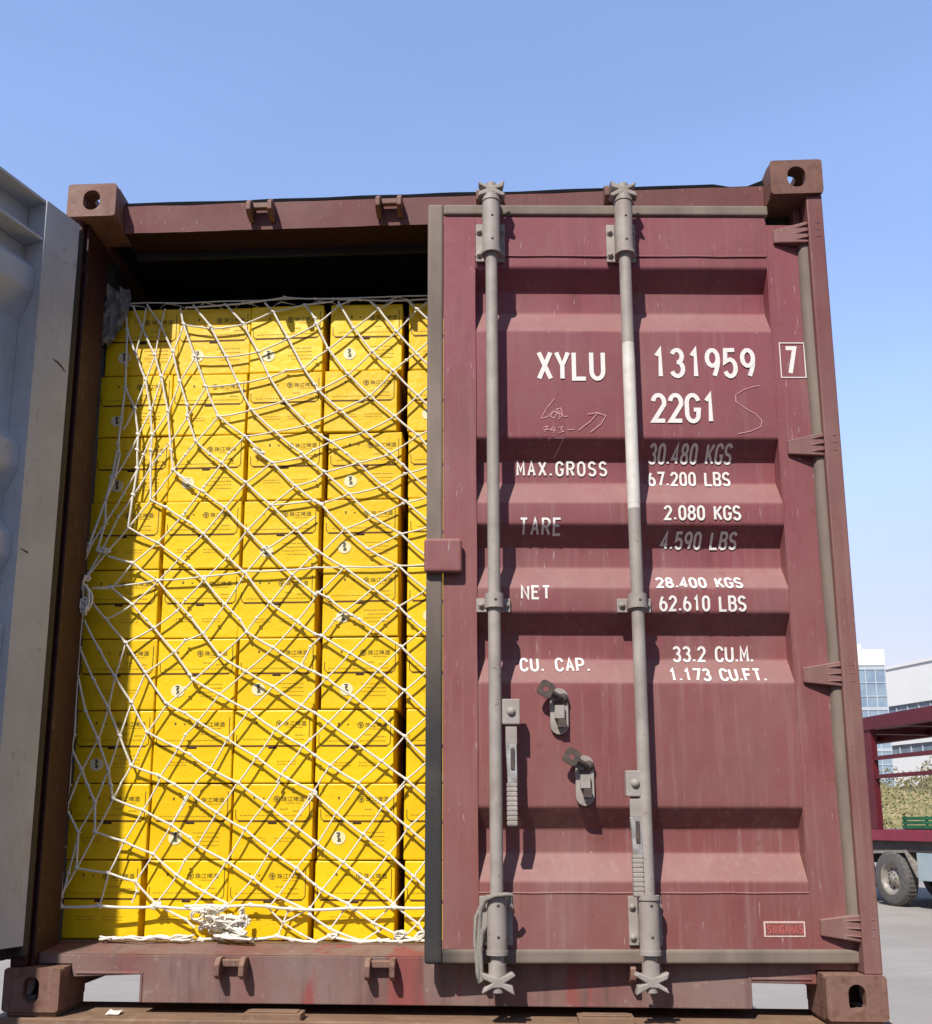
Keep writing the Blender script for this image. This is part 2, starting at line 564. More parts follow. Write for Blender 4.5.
# unseen dark ground sheet, added to cut light bouncing onto the container
t = NT('dark_ground')
c = t.mix(t.ramp(t.noise(0.8, 6, 0.65), 0.35, 0.65), (0.035, 0.035, 0.036), (0.05, 0.049, 0.047))
c = t.mix(t.ramp(t.noise(90, 3, 0.7), 0.55, 0.7, 0, 0.5), c, (0.08, 0.077, 0.073))
t.bump(t.noise(120, 3), 0.4, 0.01)
M['dark_ground'] = t.fin(c, 0.9)
g = MB()
g.add([(-60, -70, GZ + 0.004), (50, -70, GZ + 0.004), (50, -6, GZ + 0.004), (4.4, 4.6, GZ + 0.004), (-1.6, 4.6, GZ + 0.004), (-60, 3.0, GZ + 0.004)], [(0, 1, 2, 3, 4, 5)])
tag(g.build('unseen_dark_ground', M['dark_ground']), kind='structure')

# ------------------------------------------------------------------ shipping container
CL = Vector((1.219, 3.0, 0.0))
box = empty('shipping_container', CL)
tag(box, 'maroon steel shipping container with one door open on stacked yellow cartons', 'container')
OFF = -CL
W, H, L = 2.438, 2.591, 6.058


def part(mb, name, mats, bevel=0.0, parent=None, label=None, **k):
    o = mb.build(name, mats, parent or box, bevel, OFF if parent is None else None, **k)
    if label:
        o['label'] = label
    return o


# corner castings: hollow blocks with oblong holes in front, side and top or bottom
def casting(x0, top, rear):
    m = MB()
    x1 = x0 + 0.162
    y0, y1 = (0.0, 0.178) if not rear else (L - 0.178, L)
    z0, z1 = (H - 0.118, H) if top else (0.0, 0.118)
    cx, cy, cz = (x0 + x1) / 2, (y0 + y1) / 2, (z0 + z1) / 2
    left = x0 < 1
    T = 0.026
    fy, fn = (y0, (0, -1, 0)) if not rear else (y1, (0, 1, 0))
    up = (0, 0, 1)
    hw, hh = (0.056, 0.072) if top else (0.046, 0.072)
    m.holeplate((cx, fy, cz), ((1, 0, 0), up, fn), 0.162, 0.118, hw, hh, T, 0.010)
    sx, sn = (x0 + 0.0006, (-1, 0, 0)) if left else (x1 - 0.0006, (1, 0, 0))
    ylo, yhi = (y0 + T, y1) if not rear else (y0, y1 - T)
    m.holeplate((sx, (ylo + yhi) / 2, cz), ((0, 1, 0), up, sn), yhi - ylo, 0.1168, 0.075, 0.06, T)
    xlo, xhi = (x0 + T, x1 - 0.001) if left else (x0 + 0.001, x1 - T)
    hz, hn = (z1 - 0.0006, (0, 0, 1)) if top else (z0 + 0.0006, (0, 0, -1))
    m.holeplate(((xlo + xhi) / 2, (ylo + yhi) / 2, hz), ((1, 0, 0), (0, 1, 0), hn), xhi - xlo, yhi - ylo, 0.062, 0.115, T)
    # closed faces: inner side, back, other of top and bottom
    ix0, ix1 = (x1 - 0.013, x1 - 0.0005) if left else (x0 + 0.0005, x0 + 0.013)
    zz0, zz1 = (z0, z1 - T) if top else (z0 + T, z1)
    m.box(ix0, ix1, ylo, yhi, zz0 + 0.001, zz1 - 0.001)
    by0, by1 = (y1 - 0.013, y1) if not rear else (y0, y0 + 0.013)
    m.box(xlo if left else xlo + 0.013, xhi - 0.013 if left else xhi, by0, by1, zz0 + 0.002, zz1 - 0.002)
    if top:
        m.box(xlo, xhi, ylo + 0.001, yhi - 0.014, z0 + 0.0005, z0 + 0.013)
    else:
        m.box(xlo, xhi, ylo + 0.001, yhi - 0.014, z1 - 0.013, z1 - 0.0005)
    part(m, 'corner_casting', M['casting'])


for rear in (False, True):
    for top in (True, False):
        casting(0.0, top, rear)
        casting(W - 0.162, top, rear)

# posts at the door end: an outer shell and an inner jamb
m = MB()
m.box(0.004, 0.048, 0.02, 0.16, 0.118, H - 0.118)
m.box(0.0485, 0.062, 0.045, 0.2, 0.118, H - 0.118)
part(m, 'corner_post', M['red_shaded'], 0.004)
m = MB()
m.box(W - 0.052, W - 0.003, 0.012, 0.16, 0.118, H - 0.118)
m.box(W - 0.075, W - 0.0525, 0.075, 0.2, 0.118, H - 0.118)
part(m, 'corner_post', M['red_frame'], 0.004)
for x0 in (0.004, W - 0.154):
    m = MB()
    m.box(x0, x0 + 0.15, L - 0.15, L - 0.01, 0.118, H - 0.118)
    part(m, 'corner_post', M['red_frame'], 0.006)

HY = 0.072            # face of header and sill
m = MB()
nx = 40
zt = [2.553 + 0.004 * noise.noise((i * 0.35, 1, 0)) for i in range(nx + 1)]
zb = [2.463 + 0.0025 * noise.noise((i * 0.6, 5, 0)) for i in range(nx + 1)]
hx = [0.163 + (2.275 - 0.163) * i / nx for i in range(nx + 1)]
for i in range(nx):
    m.add([(hx[i], HY + 0.014, zb[i]), (hx[i + 1], HY + 0.014, zb[i + 1]), (hx[i + 1], HY, zt[i + 1]), (hx[i], HY, zt[i]),
           (hx[i], 0.2, zb[i]), (hx[i + 1], 0.2, zb[i + 1]), (hx[i + 1], 0.2, zt[i + 1]), (hx[i], 0.2, zt[i])],
          [(0, 1, 2, 3), (3, 2, 6, 7)])
    m.add([(hx[i], HY + 0.014, zb[i]), (hx[i + 1], HY + 0.014, zb[i + 1]), (hx[i + 1], 0.2, zb[i + 1]), (hx[i], 0.2, zb[i])], [(0, 3, 2, 1)], 1)
header = part(m, 'header', [M['red_frame'], M['soffit_shade']], recalc=False)
m = MB()          # the roof's dark drip lip above the header, dented in places
zl = [2.574 + 0.006 * noise.noise((i * 0.22, 3, 0)) for i in range(nx + 1)]
zl[-2] -= 0.018
zl[-3] -= 0.012
zl[-1] += 0.008
for i in range(nx):
    m.add([(hx[i], HY - 0.001, zt[i] + 0.001), (hx[i + 1], HY - 0.001, zt[i + 1] + 0.001), (hx[i + 1], HY + 0.012, zl[i + 1]), (hx[i], HY + 0.012, zl[i]),
           (hx[i], 0.12, zl[i]), (hx[i + 1], 0.12, zl[i + 1])],
          [(0, 1, 2, 3), (3, 2, 5, 4)])
part(m, 'drip_lip', M['lip_black'], parent=None)


def lug(x, z, down, y):
    m = MB()
    s = -1 if down else 1
    for xx in (x - 0.043, x + 0.027):
        poly = [(y + 0.002, z - 0.03), (y + 0.002, z + 0.03), (y - 0.035, z + 0.03), (y - 0.056, z + 0.012), (y - 0.056, z - 0.018), (y - 0.03, z - 0.03)]
        m.prism(poly, xx, xx + 0.016, 'x')
    m.box(x - 0.028, x + 0.028, y - 0.03, y - 0.012, z + 0.004, z + 0.024)
    return m


for x in (0.632, 1.058, 1.386, 1.80):
    l = lug(x, 2.512 if x < 1.2 else 2.522, True, HY + 0.004).build('keeper_lug', M['casting'], header, 0.003)
m = MB()
so_ = [(0.163, 0.085), (0.176, 0.085), (0.366, 0.093), (0.366, 0.016), (2.096, 0.016), (2.096, 0.085), (2.262, 0.083), (2.275, 0.083), (2.275, 0.1205), (2.374, 0.1205), (2.374, 0.148), (0.063, 0.148), (0.063, 0.1205), (0.163, 0.1205)]
m.prism(so_, HY, HY + 0.012, 'y')
m.add([(0.063, HY, 0.1485), (2.374, HY, 0.1485), (2.374, 0.215, 0.163), (0.063, 0.215, 0.163)], [(0, 1, 2, 3)])
# flanged edges round the two lift pockets
for a, b in ((0.176, 0.366), (2.096, 2.262)):
    m.box(a, b, HY - 0.004, HY + 0.16, 0.093, 0.101)
    m.box(b if a < 1 else a - 0.008, b + 0.008 if a < 1 else a, HY - 0.004, HY + 0.16, 0.017, 0.1005)
m.box(0.376, 2.086, HY + 0.012, HY + 0.13, 0.017, 0.024)
sill = part(m, 'sill', M['sill'], 0.003)
for x in (0.636, 1.062, 1.386, 1.80):
    lug(x, 0.116, False, HY + 0.002).build('keeper_lug', M['casting'], sill, 0.003)

# floor, roof and walls
m = MB()
m.box(0.04, W - 0.04, 0.216, L - 0.06, 0.135, 0.165)
part(m, 'floor', M['plywood'])
m = MB()
for i in range(14):
    y = 0.75 + i * 0.39
    m.box(0.06, W - 0.06, y, y + 0.045, 0.02, 0.1345)
part(m, 'cross_member', M['red_frame'])


def corr(m, flip, x, depth, y0, y1, z0, z1, pitch=0.278):
    ys = []
    y = y0
    while y < y1 - 0.01:
        for dy, d in ((0, 0), (0.072, 0), (0.140, 1), (0.210, 1)):
            if y + dy < y1:
                ys.append((y + dy, x + depth * d))
        y += pitch
    ys.append((y1, x))
    for a, b in zip(ys, ys[1:]):
        m.add([(a[1], a[0], z0), (b[1], b[0], z0), (b[1], b[0], z1), (a[1], a[0], z1)], [(0, 1, 2, 3)], 0)
        dx = 0.003 * flip
        m.add([(a[1] + dx, a[0], z0), (b[1] + dx, b[0], z0), (b[1] + dx, b[0], z1), (a[1] + dx, a[0], z1)], [(0, 1, 2, 3)], 1)


for x, dp, fl in ((0.006, 0.036, 1), (W - 0.006, -0.036, -1)):
    m = MB()
    corr(m, fl, x, dp, 0.16, L - 0.15, 0.16, H - 0.1)
    m.box(min(x, x + 0.05 * fl), max(x, x + 0.05 * fl), 0.178, L - 0.178, 0.01, 0.1595)
    m.box(min(x, x + 0.05 * fl), max(x, x + 0.05 * fl), 0.178, L - 0.178, H - 0.0995, H - 0.03)
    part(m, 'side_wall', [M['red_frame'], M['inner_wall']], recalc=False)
m = MB()
m.box(0.16, W - 0.16, L - 0.06, L - 0.02, 0.0, H - 0.03)
part(m, 'front_wall', M['inner_shade'])
m = MB()
m.box(0.05, W - 0.05, 0.2005, L - 0.0605, H - 0.06, H - 0.035)
part(m, 'roof', M['inner_shade'])
m = MB()
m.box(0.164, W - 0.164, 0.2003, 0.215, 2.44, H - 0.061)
m.box(W - 0.163, W - 0.0755, 0.125, 0.14, 2.3, H - 0.1185)  # dark sheet added behind the door corner, standing in for deep shade
part(m, 'dark_backing', M['inner_shade'])

# ------------------------------------------------------------------ door leaves
# local frame: x runs along the leaf (0 at the hinges), y = 0 is the outer face, z up; s = +1 right leaf, -1 left leaf
DP = 0.052
GRO = [(0.567, 0.505, 0.438, 0.360), (1.134, 1.077, 1.000, 0.923), (1.405, 1.348, 1.281, 1.207), (1.679, 1.624, 1.550, 1.471), (2.249, 2.192, 2.119, 2.030)]
prof = [(0.33, 0.0)]
for zo, z1, z2, z3 in GRO:
    prof += [(z3, 0.0), (z2, DP), (z1, DP), (zo, 0.0)]
prof += [(2.287, 0.0)]


def round_poly(p, r, n=4):
    out = [Vector(p[0])]
    for a, b, c in zip(p, p[1:], p[2:]):
        a, b, c = Vector(a), Vector(b), Vector(c)
        u, v = (a - b), (c - b)
        rr = min(r, u.length * 0.45, v.length * 0.45)
        p0, p1 = b + u.normalized() * rr, b + v.normalized() * rr
        for k in range(n + 1):
            q = k / n
            out.append((1 - q) ** 2 * p0 + 2 * q * (1 - q) * b + q * q * p1)
    out.append(Vector(p[-1]))
    return out


PR = round_poly(prof, 0.007)


def panel_y(z):
    for a, b in zip(PR, PR[1:]):
        if a.x <= z <= b.x:
            return a.y + (b.y - a.y) * (z - a.x) / max(b.x - a.x, 1e-6)
    return 0.0


XL, XR = -1.063, -0.137


def leaf(s, loc, rz, label):
    paint = M['red_door']
    X = lambda x: s * x
    m = MB()
    xs_ = [XL + (XR - XL) * i / 30 for i in range(31)]
    b = len(m.v)
    for q in PR:
        for i, x in enumerate(xs_):
            dent = 0.0028 * noise.noise((x * 4, q.x * 4, s * 3.0))
            m.v.append((X(x), q.y + dent * (1 - abs(2 * i / 30 - 1) ** 4), q.x))
    n = len(xs_)
    for j in range(len(PR) - 1):
        for i in range(n - 1):
            m.face([b + j * n + i, b + j * n + i + 1, b + (j + 1) * n + i + 1, b + (j + 1) * n + i], 0, True)
    b = len(m.v)
    for q in PR:
        m.v += [(X(XL), q.y + 0.004, q.x), (X(XR), q.y + 0.004, q.x)]
    for j in range(len(PR) - 1):
        m.face([b + 2 * j, b + 2 * j + 2, b + 2 * j + 3, b + 2 * j + 1], 1, True)
    for zo, z1, z2, z3 in GRO:
        for x in (XL, XR):
            m.add([(X(x), -0.0005, z3), (X(x), DP + 0.0035, z2), (X(x), DP + 0.0035, z1), (X(x), -0.0005, zo)], [(0, 1, 2, 3)], 0)

    def bx(x0, x1, y0, y1, z0, z1, mi=0):
        a, c = sorted((X(x0), X(x1)))
        m.box(a, c, y0, y1, z0, z1, mi)
    # stiles and rails: outer skin painted, inner box in the inside colour
    for x0, x1, z0, z1 in ((-1.162, XL, 0.18, 2.426), (XR, 0.0, 0.18, 2.426 if s < 0 else 2.398), (XL + 0.0005, XR - 0.0005, 0.18, 0.33)):
        bx(x0, x1, -0.002, 0.004, z0, z1, 0)
        bx(x0 + 0.0008, x1 - 0.0008, 0.0042, 0.05 if s > 0 else 0.082, z0 + 0.001, z1 - 0.001, 1)
    bx(XL + 0.0005, XR - 0.0005, -0.002, 0.004, 2.287, 2.426, 0)
    if s > 0:
        bx(XL + 0.001, XR - 0.001, 0.0042, 0.05, 2.288, 2.425, 1)
    else:                                    # open channel as the photo shows on the open leaf
        bx(XL + 0.001, XR - 0.001, 0.0042, 0.078, 2.288, 2.296, 1)
        bx(XL + 0.001, XR - 0.001, 0.0042, 0.078, 2.417, 2.425, 1)
        bx(XL + 0.001, XR - 0.001, 0.0042, 0.006, 2.2965, 2.4165, 1)
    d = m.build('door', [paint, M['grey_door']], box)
    d.location = Vector(loc) + OFF
    d.rotation_euler = (0, 0, rz)
    d['label'] = label
    # weld beads
    m = MB()
    for z in (2.287, 0.33):
        m.tube([(X(XL + (XR - XL) * i / 12), -0.0015, z + 0.001 * math.sin(i * 2.3)) for i in range(13)], 0.003, 6)
    for x in (XL, XR):
        m.tube([(X(x + 0.0008 * math.sin(i * 1.7)), -0.0015, 0.19 + 2.22 * i / 16) for i in range(17)], 0.0022, 6)
    m.build('weld_bead', M['red_door'], d)
    # rubber seal all round: four lips, the bottom and top ones rounded
    m = MB()
    lips = [(-1.212, -1.163, 0.140, 2.464), (0.0008, 0.03, 0.140, 2.398 if s > 0 else 2.42), (-1.1625, 0.0004, 0.140, 0.1795)]
    if s > 0:
        lips.append((-1.1625, XR + 0.012, 2.4265, 2.464))
    for x0, x1, z0, z1 in lips:
        a, c = sorted((X(x0), X(x1)))
        m.box(a, c, -0.010, 0.03, z0, z1)
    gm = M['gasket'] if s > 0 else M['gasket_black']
    m.build('door_seal', gm, d, 0.008, seg=3)
    m = MB()
    if s > 0:     # dusty roll of seal seen between leaf and post
        m.tube([(-0.016 + 0.002 * math.sin(k), -0.004, 0.2 + 2.17 * k / 20) for k in range(21)], 0.024, 10)
        m.build('hinge_side_seal', M['gasket'], d)
    else:
        m.box(-0.030, -0.001, 0.045, 0.074, 0.15, 2.42)
        m.build('hinge_side_seal', M['gasket_black'], d, 0.006)
    # hinges
    for z in (2.352, 1.645, 0.945, 0.238):
        m = MB()
        xs2 = [(-0.115, 0.022, 0.010), (-0.095, 0.025, 0.016), (-0.02, 0.036, 0.036), (0.018, 0.038, 0.040), (0.026, 0.038, 0.034)]
        vs = []
        for x, hh, t_ in xs2:
            vs += [(X(x), -0.002 - t_, z - hh), (X(x), -0.002 - t_, z + hh), (X(x), -0.003, z + hh), (X(x), -0.003, z - hh)]
        fs = []
        for k in range(len(xs2) - 1):
            for e in range(4):
                f = (e + 1) % 4
                fs.append((4 * k + e, 4 * k + f, 4 * k + 4 + f, 4 * k + 4 + e))
        fs += [(0, 3, 2, 1), tuple(len(vs) - 4 + e for e in range(4))]
        m.add(vs, fs)
        for dz in (0.024, 0.0, -0.024):     # stiffening ribs
            m.add([(X(-0.06), -0.026, z + dz * 0.8 - 0.003), (X(0.022), -0.0415, z + dz - 0.005), (X(0.022), -0.0415, z + dz + 0.005), (X(-0.06), -0.026, z + dz * 0.8 + 0.003),
                   (X(-0.02), -0.047, z + dz * 0.9), (X(0.020), -0.053, z + dz)],
                  [(0, 1, 5, 4), (3, 4, 5, 2), (0, 4, 3), (1, 2, 5)])
        m.cyl((X(0.018), -0.018, z - 0.044), (X(0.018), -0.018, z + 0.044), 0.014, 12)
        m.build('hinge', M['red_frame'], d, 0.003)
    # locking rods with their brackets, cams and handles
    RY = -0.062
    for rx, side, zh, zl_ in ((-1.014, 1, 0.83, 0.513), (-0.600, -1, 0.63, 0.324)):
        m = MB()
        if rx < -0.8:
            m.cyl((X(rx), RY, 0.10), (X(rx), RY, 2.45), 0.0185, 18)
        else:
            zs = [0.10, 1.43, 1.447, 1.93, 1.955, 2.45]
            for i, (a, c) in enumerate(zip(zs, zs[1:])):
                m.cyl((X(rx), RY, a), (X(rx), RY, c), 0.0185 + (0.0004 if i == 2 else 0), 18, 1 if i in (1, 2, 3) and s > 0 else 0)
        m.build('lock_rod', [M['rod'], M['rod_white']], d)
        for z0, z1, tall in ((2.262, 2.392, 1), (0.19, 0.322, 1), (1.13, 1.172, 0)):
            m = MB()
            hw = 0.046 if tall else 0.050
            m.box(X(rx) - hw, X(rx) + hw, -0.011, -0.0025, z0, z1)
            ex = (0.06, -0.005) if z0 > 2 else ((-0.008, 0.004) if tall else (0, 0))
            m.box(X(rx) - 0.022, X(rx) + 0.022, RY + 0.004, -0.0112, z0 + 0.006, z1 - 0.006)
            m.cyl((X(rx), RY, z0 + min(ex)), (X(rx), RY, z1 + max(ex)), 0.0275, 20)
            if tall:
                zc = z0 - 0.004 if z0 > 2 else z1
                m.cyl((X(rx), RY, zc - 0.006), (X(rx), RY, zc + 0.006), 0.031, 20)
                zc = z1 + 0.045 if z0 > 2 else z0 - 0.012
                m.cyl((X(rx), RY, zc - 0.006), (X(rx), RY, zc + 0.006), 0.030, 20)
            for bxx in (-0.036, 0.036):
                for bz in ((z0 + 0.022, z1 - 0.028) if tall else ((z0 + z1) / 2,)):
                    m.cyl((X(rx) + bxx, -0.011, bz), (X(rx) + bxx, -0.014, bz), 0.0115, 12)
                    m.dome((X(rx) + bxx, -0.014, bz), 0.009, 0.008)
            for bz in ((z0 + 0.03, z1 - 0.02) if tall else ((z0 + z1) / 2,)):
                m.dome((X(rx) + 0.002, RY - 0.0265, bz), 0.0045, 0.003, mi=1)
            m.build('rod_bracket', [M['rod'], M['dark_iron']], d, 0.002)
        for zc, up in ((2.468, 1), (0.100, -1)):
            m = MB()
            bow = [(-0.050, 0.030), (-0.016, 0.013), (0.012, 0.012), (0.052, 0.034), (0.046, 0.006), (0.020, -0.002), (0.056, -0.024), (0.046, -0.034), (0.006, -0.018), (-0.030, -0.026), (-0.052, -0.034), (-0.046, -0.014), (-0.018, -0.002), (-0.044, 0.014)]
            if side < 0:
                bow = [(-a, c) for a, c in reversed(bow)]
            ks = 0.8 if up > 0 else 0.86
            bow = [(a * ks, c * ks) for a, c in bow]
            m.prism([(X(rx) + a, zc + up * c) for a, c in bow], RY - 0.024, RY + 0.008)
            m.prism([(X(rx) + a * 0.55, zc + up * c * 0.8) for a, c in bow], RY + 0.009, RY + 0.03)
            m.cyl((X(rx), RY, zc - up * 0.05), (X(rx), RY, zc - up * 0.012), 0.024, 16)
            m.cyl((X(rx), RY - 0.005, zc - up * 0.012), (X(rx), RY - 0.005, zc + up * 0.024), 0.016, 12)
            m.build('cam', M['rod'], d, 0.003)
        hx_ = rx + side * 0.044 if side > 0 else rx - 0.028
        m = MB()
        m.box(X(hx_) - 0.025, X(hx_) + 0.025, RY - 0.014, RY + 0.012, zh - 0.036, zh + 0.036)
        m.dome((X(hx_), RY - 0.014, zh), 0.013, 0.010, n=12)
        m.build('handle_hub', M['rod'], d, 0.003)
        m = MB()
        zt_ = zh - 0.042
        zm = zt_ - (zt_ - zl_) * 0.57
        w0 = 0.016
        hx2 = hx_ + (0.0 if side > 0 else 0.0)
        # channel-shaped upper shank, worn bright, then the ribbed grip
        m.box(X(hx2) - w0, X(hx2) + w0, RY - 0.012, RY - 0.006, zt_ - 0.05, zt_)
        m.add([(X(hx2) - w0, RY - 0.012, zt_ - 0.05), (X(hx2) + w0 * 0.9, RY - 0.012, zt_ - 0.05), (X(hx2) + w0 * 0.95, RY - 0.016, zm), (X(hx2) - w0 * 0.7, RY - 0.016, zm),
               (X(hx2) - w0, RY + 0.004, zt_ - 0.05), (X(hx2) + w0 * 0.9, RY + 0.004, zt_ - 0.05), (X(hx2) + w0 * 0.95, RY + 0.004, zm), (X(hx2) - w0 * 0.7, RY + 0.004, zm)],
              [(0, 1, 2, 3), (4, 7, 6, 5), (0, 4, 5, 1), (1, 5, 6, 2), (2, 6, 7, 3), (3, 7, 4, 0)], 1)
        m.box(X(hx2) - 0.003, X(hx2) + 0.008, RY - 0.0185, RY - 0.0125, zt_ - 0.12, zt_ - 0.06, 2)
        nr = 9
        for k in range(nr):
            za = zm - (zm - zl_) * k / nr
            zb_ = zm - (zm - zl_) * (k + 0.8) / nr
            m.box(X(hx2) - w0 * 0.9, X(hx2) + w0 * 0.9, RY - 0.018, RY + 0.002, zb_, za, 0)
        m.box(X(hx2) - w0 * 0.82, X(hx2) + w0 * 0.82, RY - 0.0165, RY + 0.001, zl_, zm, 0)
        m.build('handle', [M['rod'], M['steel_worn'], M['dark_iron']], d, 0.0015)
    return d


DR = leaf(1, (2.40, 0.06, 0), R(3.3), 'closed maroon right door with white lettering')
DLf = leaf(-1, (-0.016, 0.004, 0), R(-110.6), 'open left door showing its grey inner face')

m = MB()
ribbon_pts = [(0.012, 1.905), (0.03, 1.918), (0.048, 1.925), (0.066, 1.927)]
m.tube([(x, 0.0825, z) for x, z in ribbon_pts], [0.001, 0.003, 0.003, 0.001], 5)
m.tube([(0.10, 0.0825, 1.30), (0.125, 0.0825, 1.305)], [0.003, 0.001], 5)
m.build('scratch', M['dark_iron'], DLf)
# centre lap plate, handle catches, sticker on the closed leaf
m = MB()
m.box(-1.218, -1.106, -0.034, -0.012, 1.245, 1.35)
m.build('lap_plate', M['red_door'], DR, 0.010, seg=3)
for cx, z0, z1 in ((-0.827, 0.771, 0.905), (-0.758, 0.569, 0.712)):
    m = MB()
    r_ = 0.026
    pts = [(cx + r_ * math.cos(a), z1 - r_ + r_ * math.sin(a)) for a in [math.pi * k / 8 for k in range(9)]]
    pts += [(cx + r_ * math.cos(a), z0 + r_ + r_ * math.sin(a)) for a in [math.pi + math.pi * k / 8 for k in range(9)]]
    m.prism(pts, -0.014, -0.002)
    zc = (z0 + z1) / 2
    m.box(cx - 0.014, cx + 0.013, -0.030, -0.0145, zc - 0.022, zc + 0.016, 0)
    m.box(cx - 0.016, cx + 0.015, -0.0155, -0.0142, zc + 0.018, zc + 0.030, 1)
    m.box(cx - 0.006, cx + 0.016, -0.034, -0.0145, zc - 0.048, zc - 0.024, 1)
    m.dome((cx + 0.006, -0.014, z0 + 0.016), 0.010, 0.010)
    m.dome((cx + 0.012, -0.014, z1 - 0.030), 0.016, 0.014, mi=1)
    # swivelling latch tab with its hole
    m.holeplate((cx - 0.040, -0.046, z1 - 0.006), ((0.86, 0, -0.5), (0.5, 0, 0.86), (0, -1, 0)), 0.046, 0.046, 0.016, 0.016, 0.007, 0.012, 1, 20)
    m.tube([(cx - 0.026, -0.041, z1 - 0.016), (cx + 0.006, -0.022, z1 - 0.030)], 0.009, 8, 1)
    m.build('handle_catch', [M['rod'], M['dark_iron']], DR, 0.002)

# ------------------------------------------------------------------ stencilled lettering, drawn as strokes
def arc(cx, cy, rx, ry, a0, a1, n=10):
    return [(cx + rx * math.cos(R(a0 + (a1 - a0) * i / n)), cy + ry * math.sin(R(a0 + (a1 - a0) * i / n))) for i in range(n + 1)]


GL = {
    'A': [[(0, 0), (.5, 1), (1, 0)], [(.18, .34), (.82, .34)]],
    'B': [[(0, 0), (0, 1), (.55, 1)] + arc(.55, .77, .38, .23, 90, -90, 8) + [(.05, .54)], [(.55, .54)] + arc(.55, .27, .45, .27, 90, -90, 8) + [(.05, 0)]],
    'C': [arc(.5, .7, .5, .3, 10, 180, 8) + arc(.5, .3, .5, .3, 180, 350, 8)],
    'E': [[(1, 1), (0, 1), (0, 0), (1, 0)], [(.05, .52), (.8, .52)]],
    'F': [[(1, 1), (0, 1), (0, 0)], [(.05, .52), (.8, .52)]],
    'G': [arc(.5, .7, .5, .3, 15, 180, 8) + arc(.5, .3, .5, .3, 180, 330, 8) + [(1, .44), (.58, .44)]],
    'I': [[(.5, 0), (.5, 1)]],
    'K': [[(0, 0), (0, 1)], [(1, 1), (.06, .42)], [(.32, .56), (1, 0)]],
    'L': [[(0, 1), (0, 0), (1, 0)]],
    'M': [[(0, 0), (0, 1), (.5, .35), (1, 1), (1, 0)]],
    'N': [[(0, 0), (0, 1), (1, 0), (1, 1)]],
    'O': [arc(.5, .7, .5, .3, 0, 180, 8) + arc(.5, .3, .5, .3, 180, 360, 8) + [(1, .7)]],
    'P': [[(0, 0), (0, 1), (.55, 1)] + arc(.55, .73, .45, .27, 90, -90, 8) + [(.05, .46)]],
    'R': [[(0, 0), (0, 1), (.55, 1)] + arc(.55, .74, .45, .26, 90, -90, 8) + [(.05, .48)], [(.5, .47), (1, 0)]],
    'S': [arc(.5, .75, .48, .25, 20, 270, 9) + arc(.5, .25, .5, .25, 90, -160, 9)],
    'T': [[(0, 1), (1, 1)], [(.5, .97), (.5, 0)]],
    'U': [[(0, 1), (0, .3)] + arc(.5, .3, .5, .3, 180, 360, 10) + [(1, 1)]],
    'X': [[(0, 1), (1, 0)], [(0, 0), (1, 1)]],
    'Y': [[(0, 1), (.5, .48), (1, 1)], [(.5, .46), (.5, 0)]],
    '0': [arc(.5, .7, .45, .3, 0, 180, 8) + arc(.5, .3, .45, .3, 180, 360, 8) + [(.95, .7)]],
    '1': [[(.22, .78), (.55, 1), (.55, 0)]],
    '2': [arc(.5, .72, .48, .28, 170, -20, 9) + [(.05, .02), (1, .02)]],
    '3': [arc(.48, .76, .44, .24, 160, -88, 9), arc(.48, .27, .5, .27, 92, -160, 10)],
    '4': [[(.72, 0), (.72, 1), (0, .28), (1, .28)]],
    '5': [[(.92, 1), (.12, 1), (.06, .55)] + arc(.48, .32, .48, .32, 110, -155, 10)],
    '6': [arc(.5, .3, .48, .3, 180, 540, 14), [(.02, .30), (.03, .44), (.10, .62), (.22, .80), (.42, .99)]],
    '7': [[(0, 1), (1, 1), (.38, 0)]],
    '8': [arc(.5, .76, .42, .24, -90, 270, 14), arc(.5, .26, .5, .26, 90, 450, 14)],
    '9': [arc(.5, .7, .48, .3, 0, 360, 14), [(.98, .70), (.98, .58), (.93, .42), (.82, .24), (.62, .02)]],
    '.': [[(.36, .0), (.36, .14)]],
}


def ribbon(m, pts, wd, off, mi=0, step=0.005, mapf=None):
    """flat mitred stroke in the (x,z) plane laid over the pressed sheet"""
    P = [Vector(p) for p in pts]
    Q = []
    for p in P:
        if not Q or (p - Q[-1]).length > 1e-5:
            Q.append(p)
    P = Q
    if len(P) < 2:
        return
    closed = (P[0] - P[-1]).length < 1e-3 and len(P) > 4
    Ls, Rs = [], []
    n = len(P)
    for i in range(n):
        if closed and i in (0, n - 1):
            a, b = (P[0] - P[n - 2]).normalized(), (P[1] - P[0]).normalized()
        else:
            a = (P[i] - P[i - 1]).normalized() if i else (P[1] - P[0]).normalized()
            b = (P[i + 1] - P[i]).normalized() if i < n - 1 else a
        na, nb = Vector((-a.y, a.x)), Vector((-b.y, b.x))
        t_ = (na + nb)
        t_ = t_.normalized() if t_.length > 1e-4 else na
        k = min(1 / max(t_.dot(na), 0.35), 2.2)
        Ls.append(P[i] + t_ * wd / 2 * k)
        Rs.append(P[i] - t_ * wd / 2 * k)
    for i in range(n - 1):
        ns = max(1, int((P[i + 1] - P[i]).length / step))
        b0 = len(m.v)
        for k in range(ns + 1):
            q = k / ns
            for S_ in (Ls, Rs):
                p = S_[i].lerp(S_[i + 1], q)
                y = panel_y(p.y) if mapf is None else mapf(p)
                m.v.append((p.x, y - off, p.y))
        for k in range(ns):
            m.face([b0 + 2 * k, b0 + 2 * k + 1, b0 + 2 * k + 3, b0 + 2 * k + 2], mi)


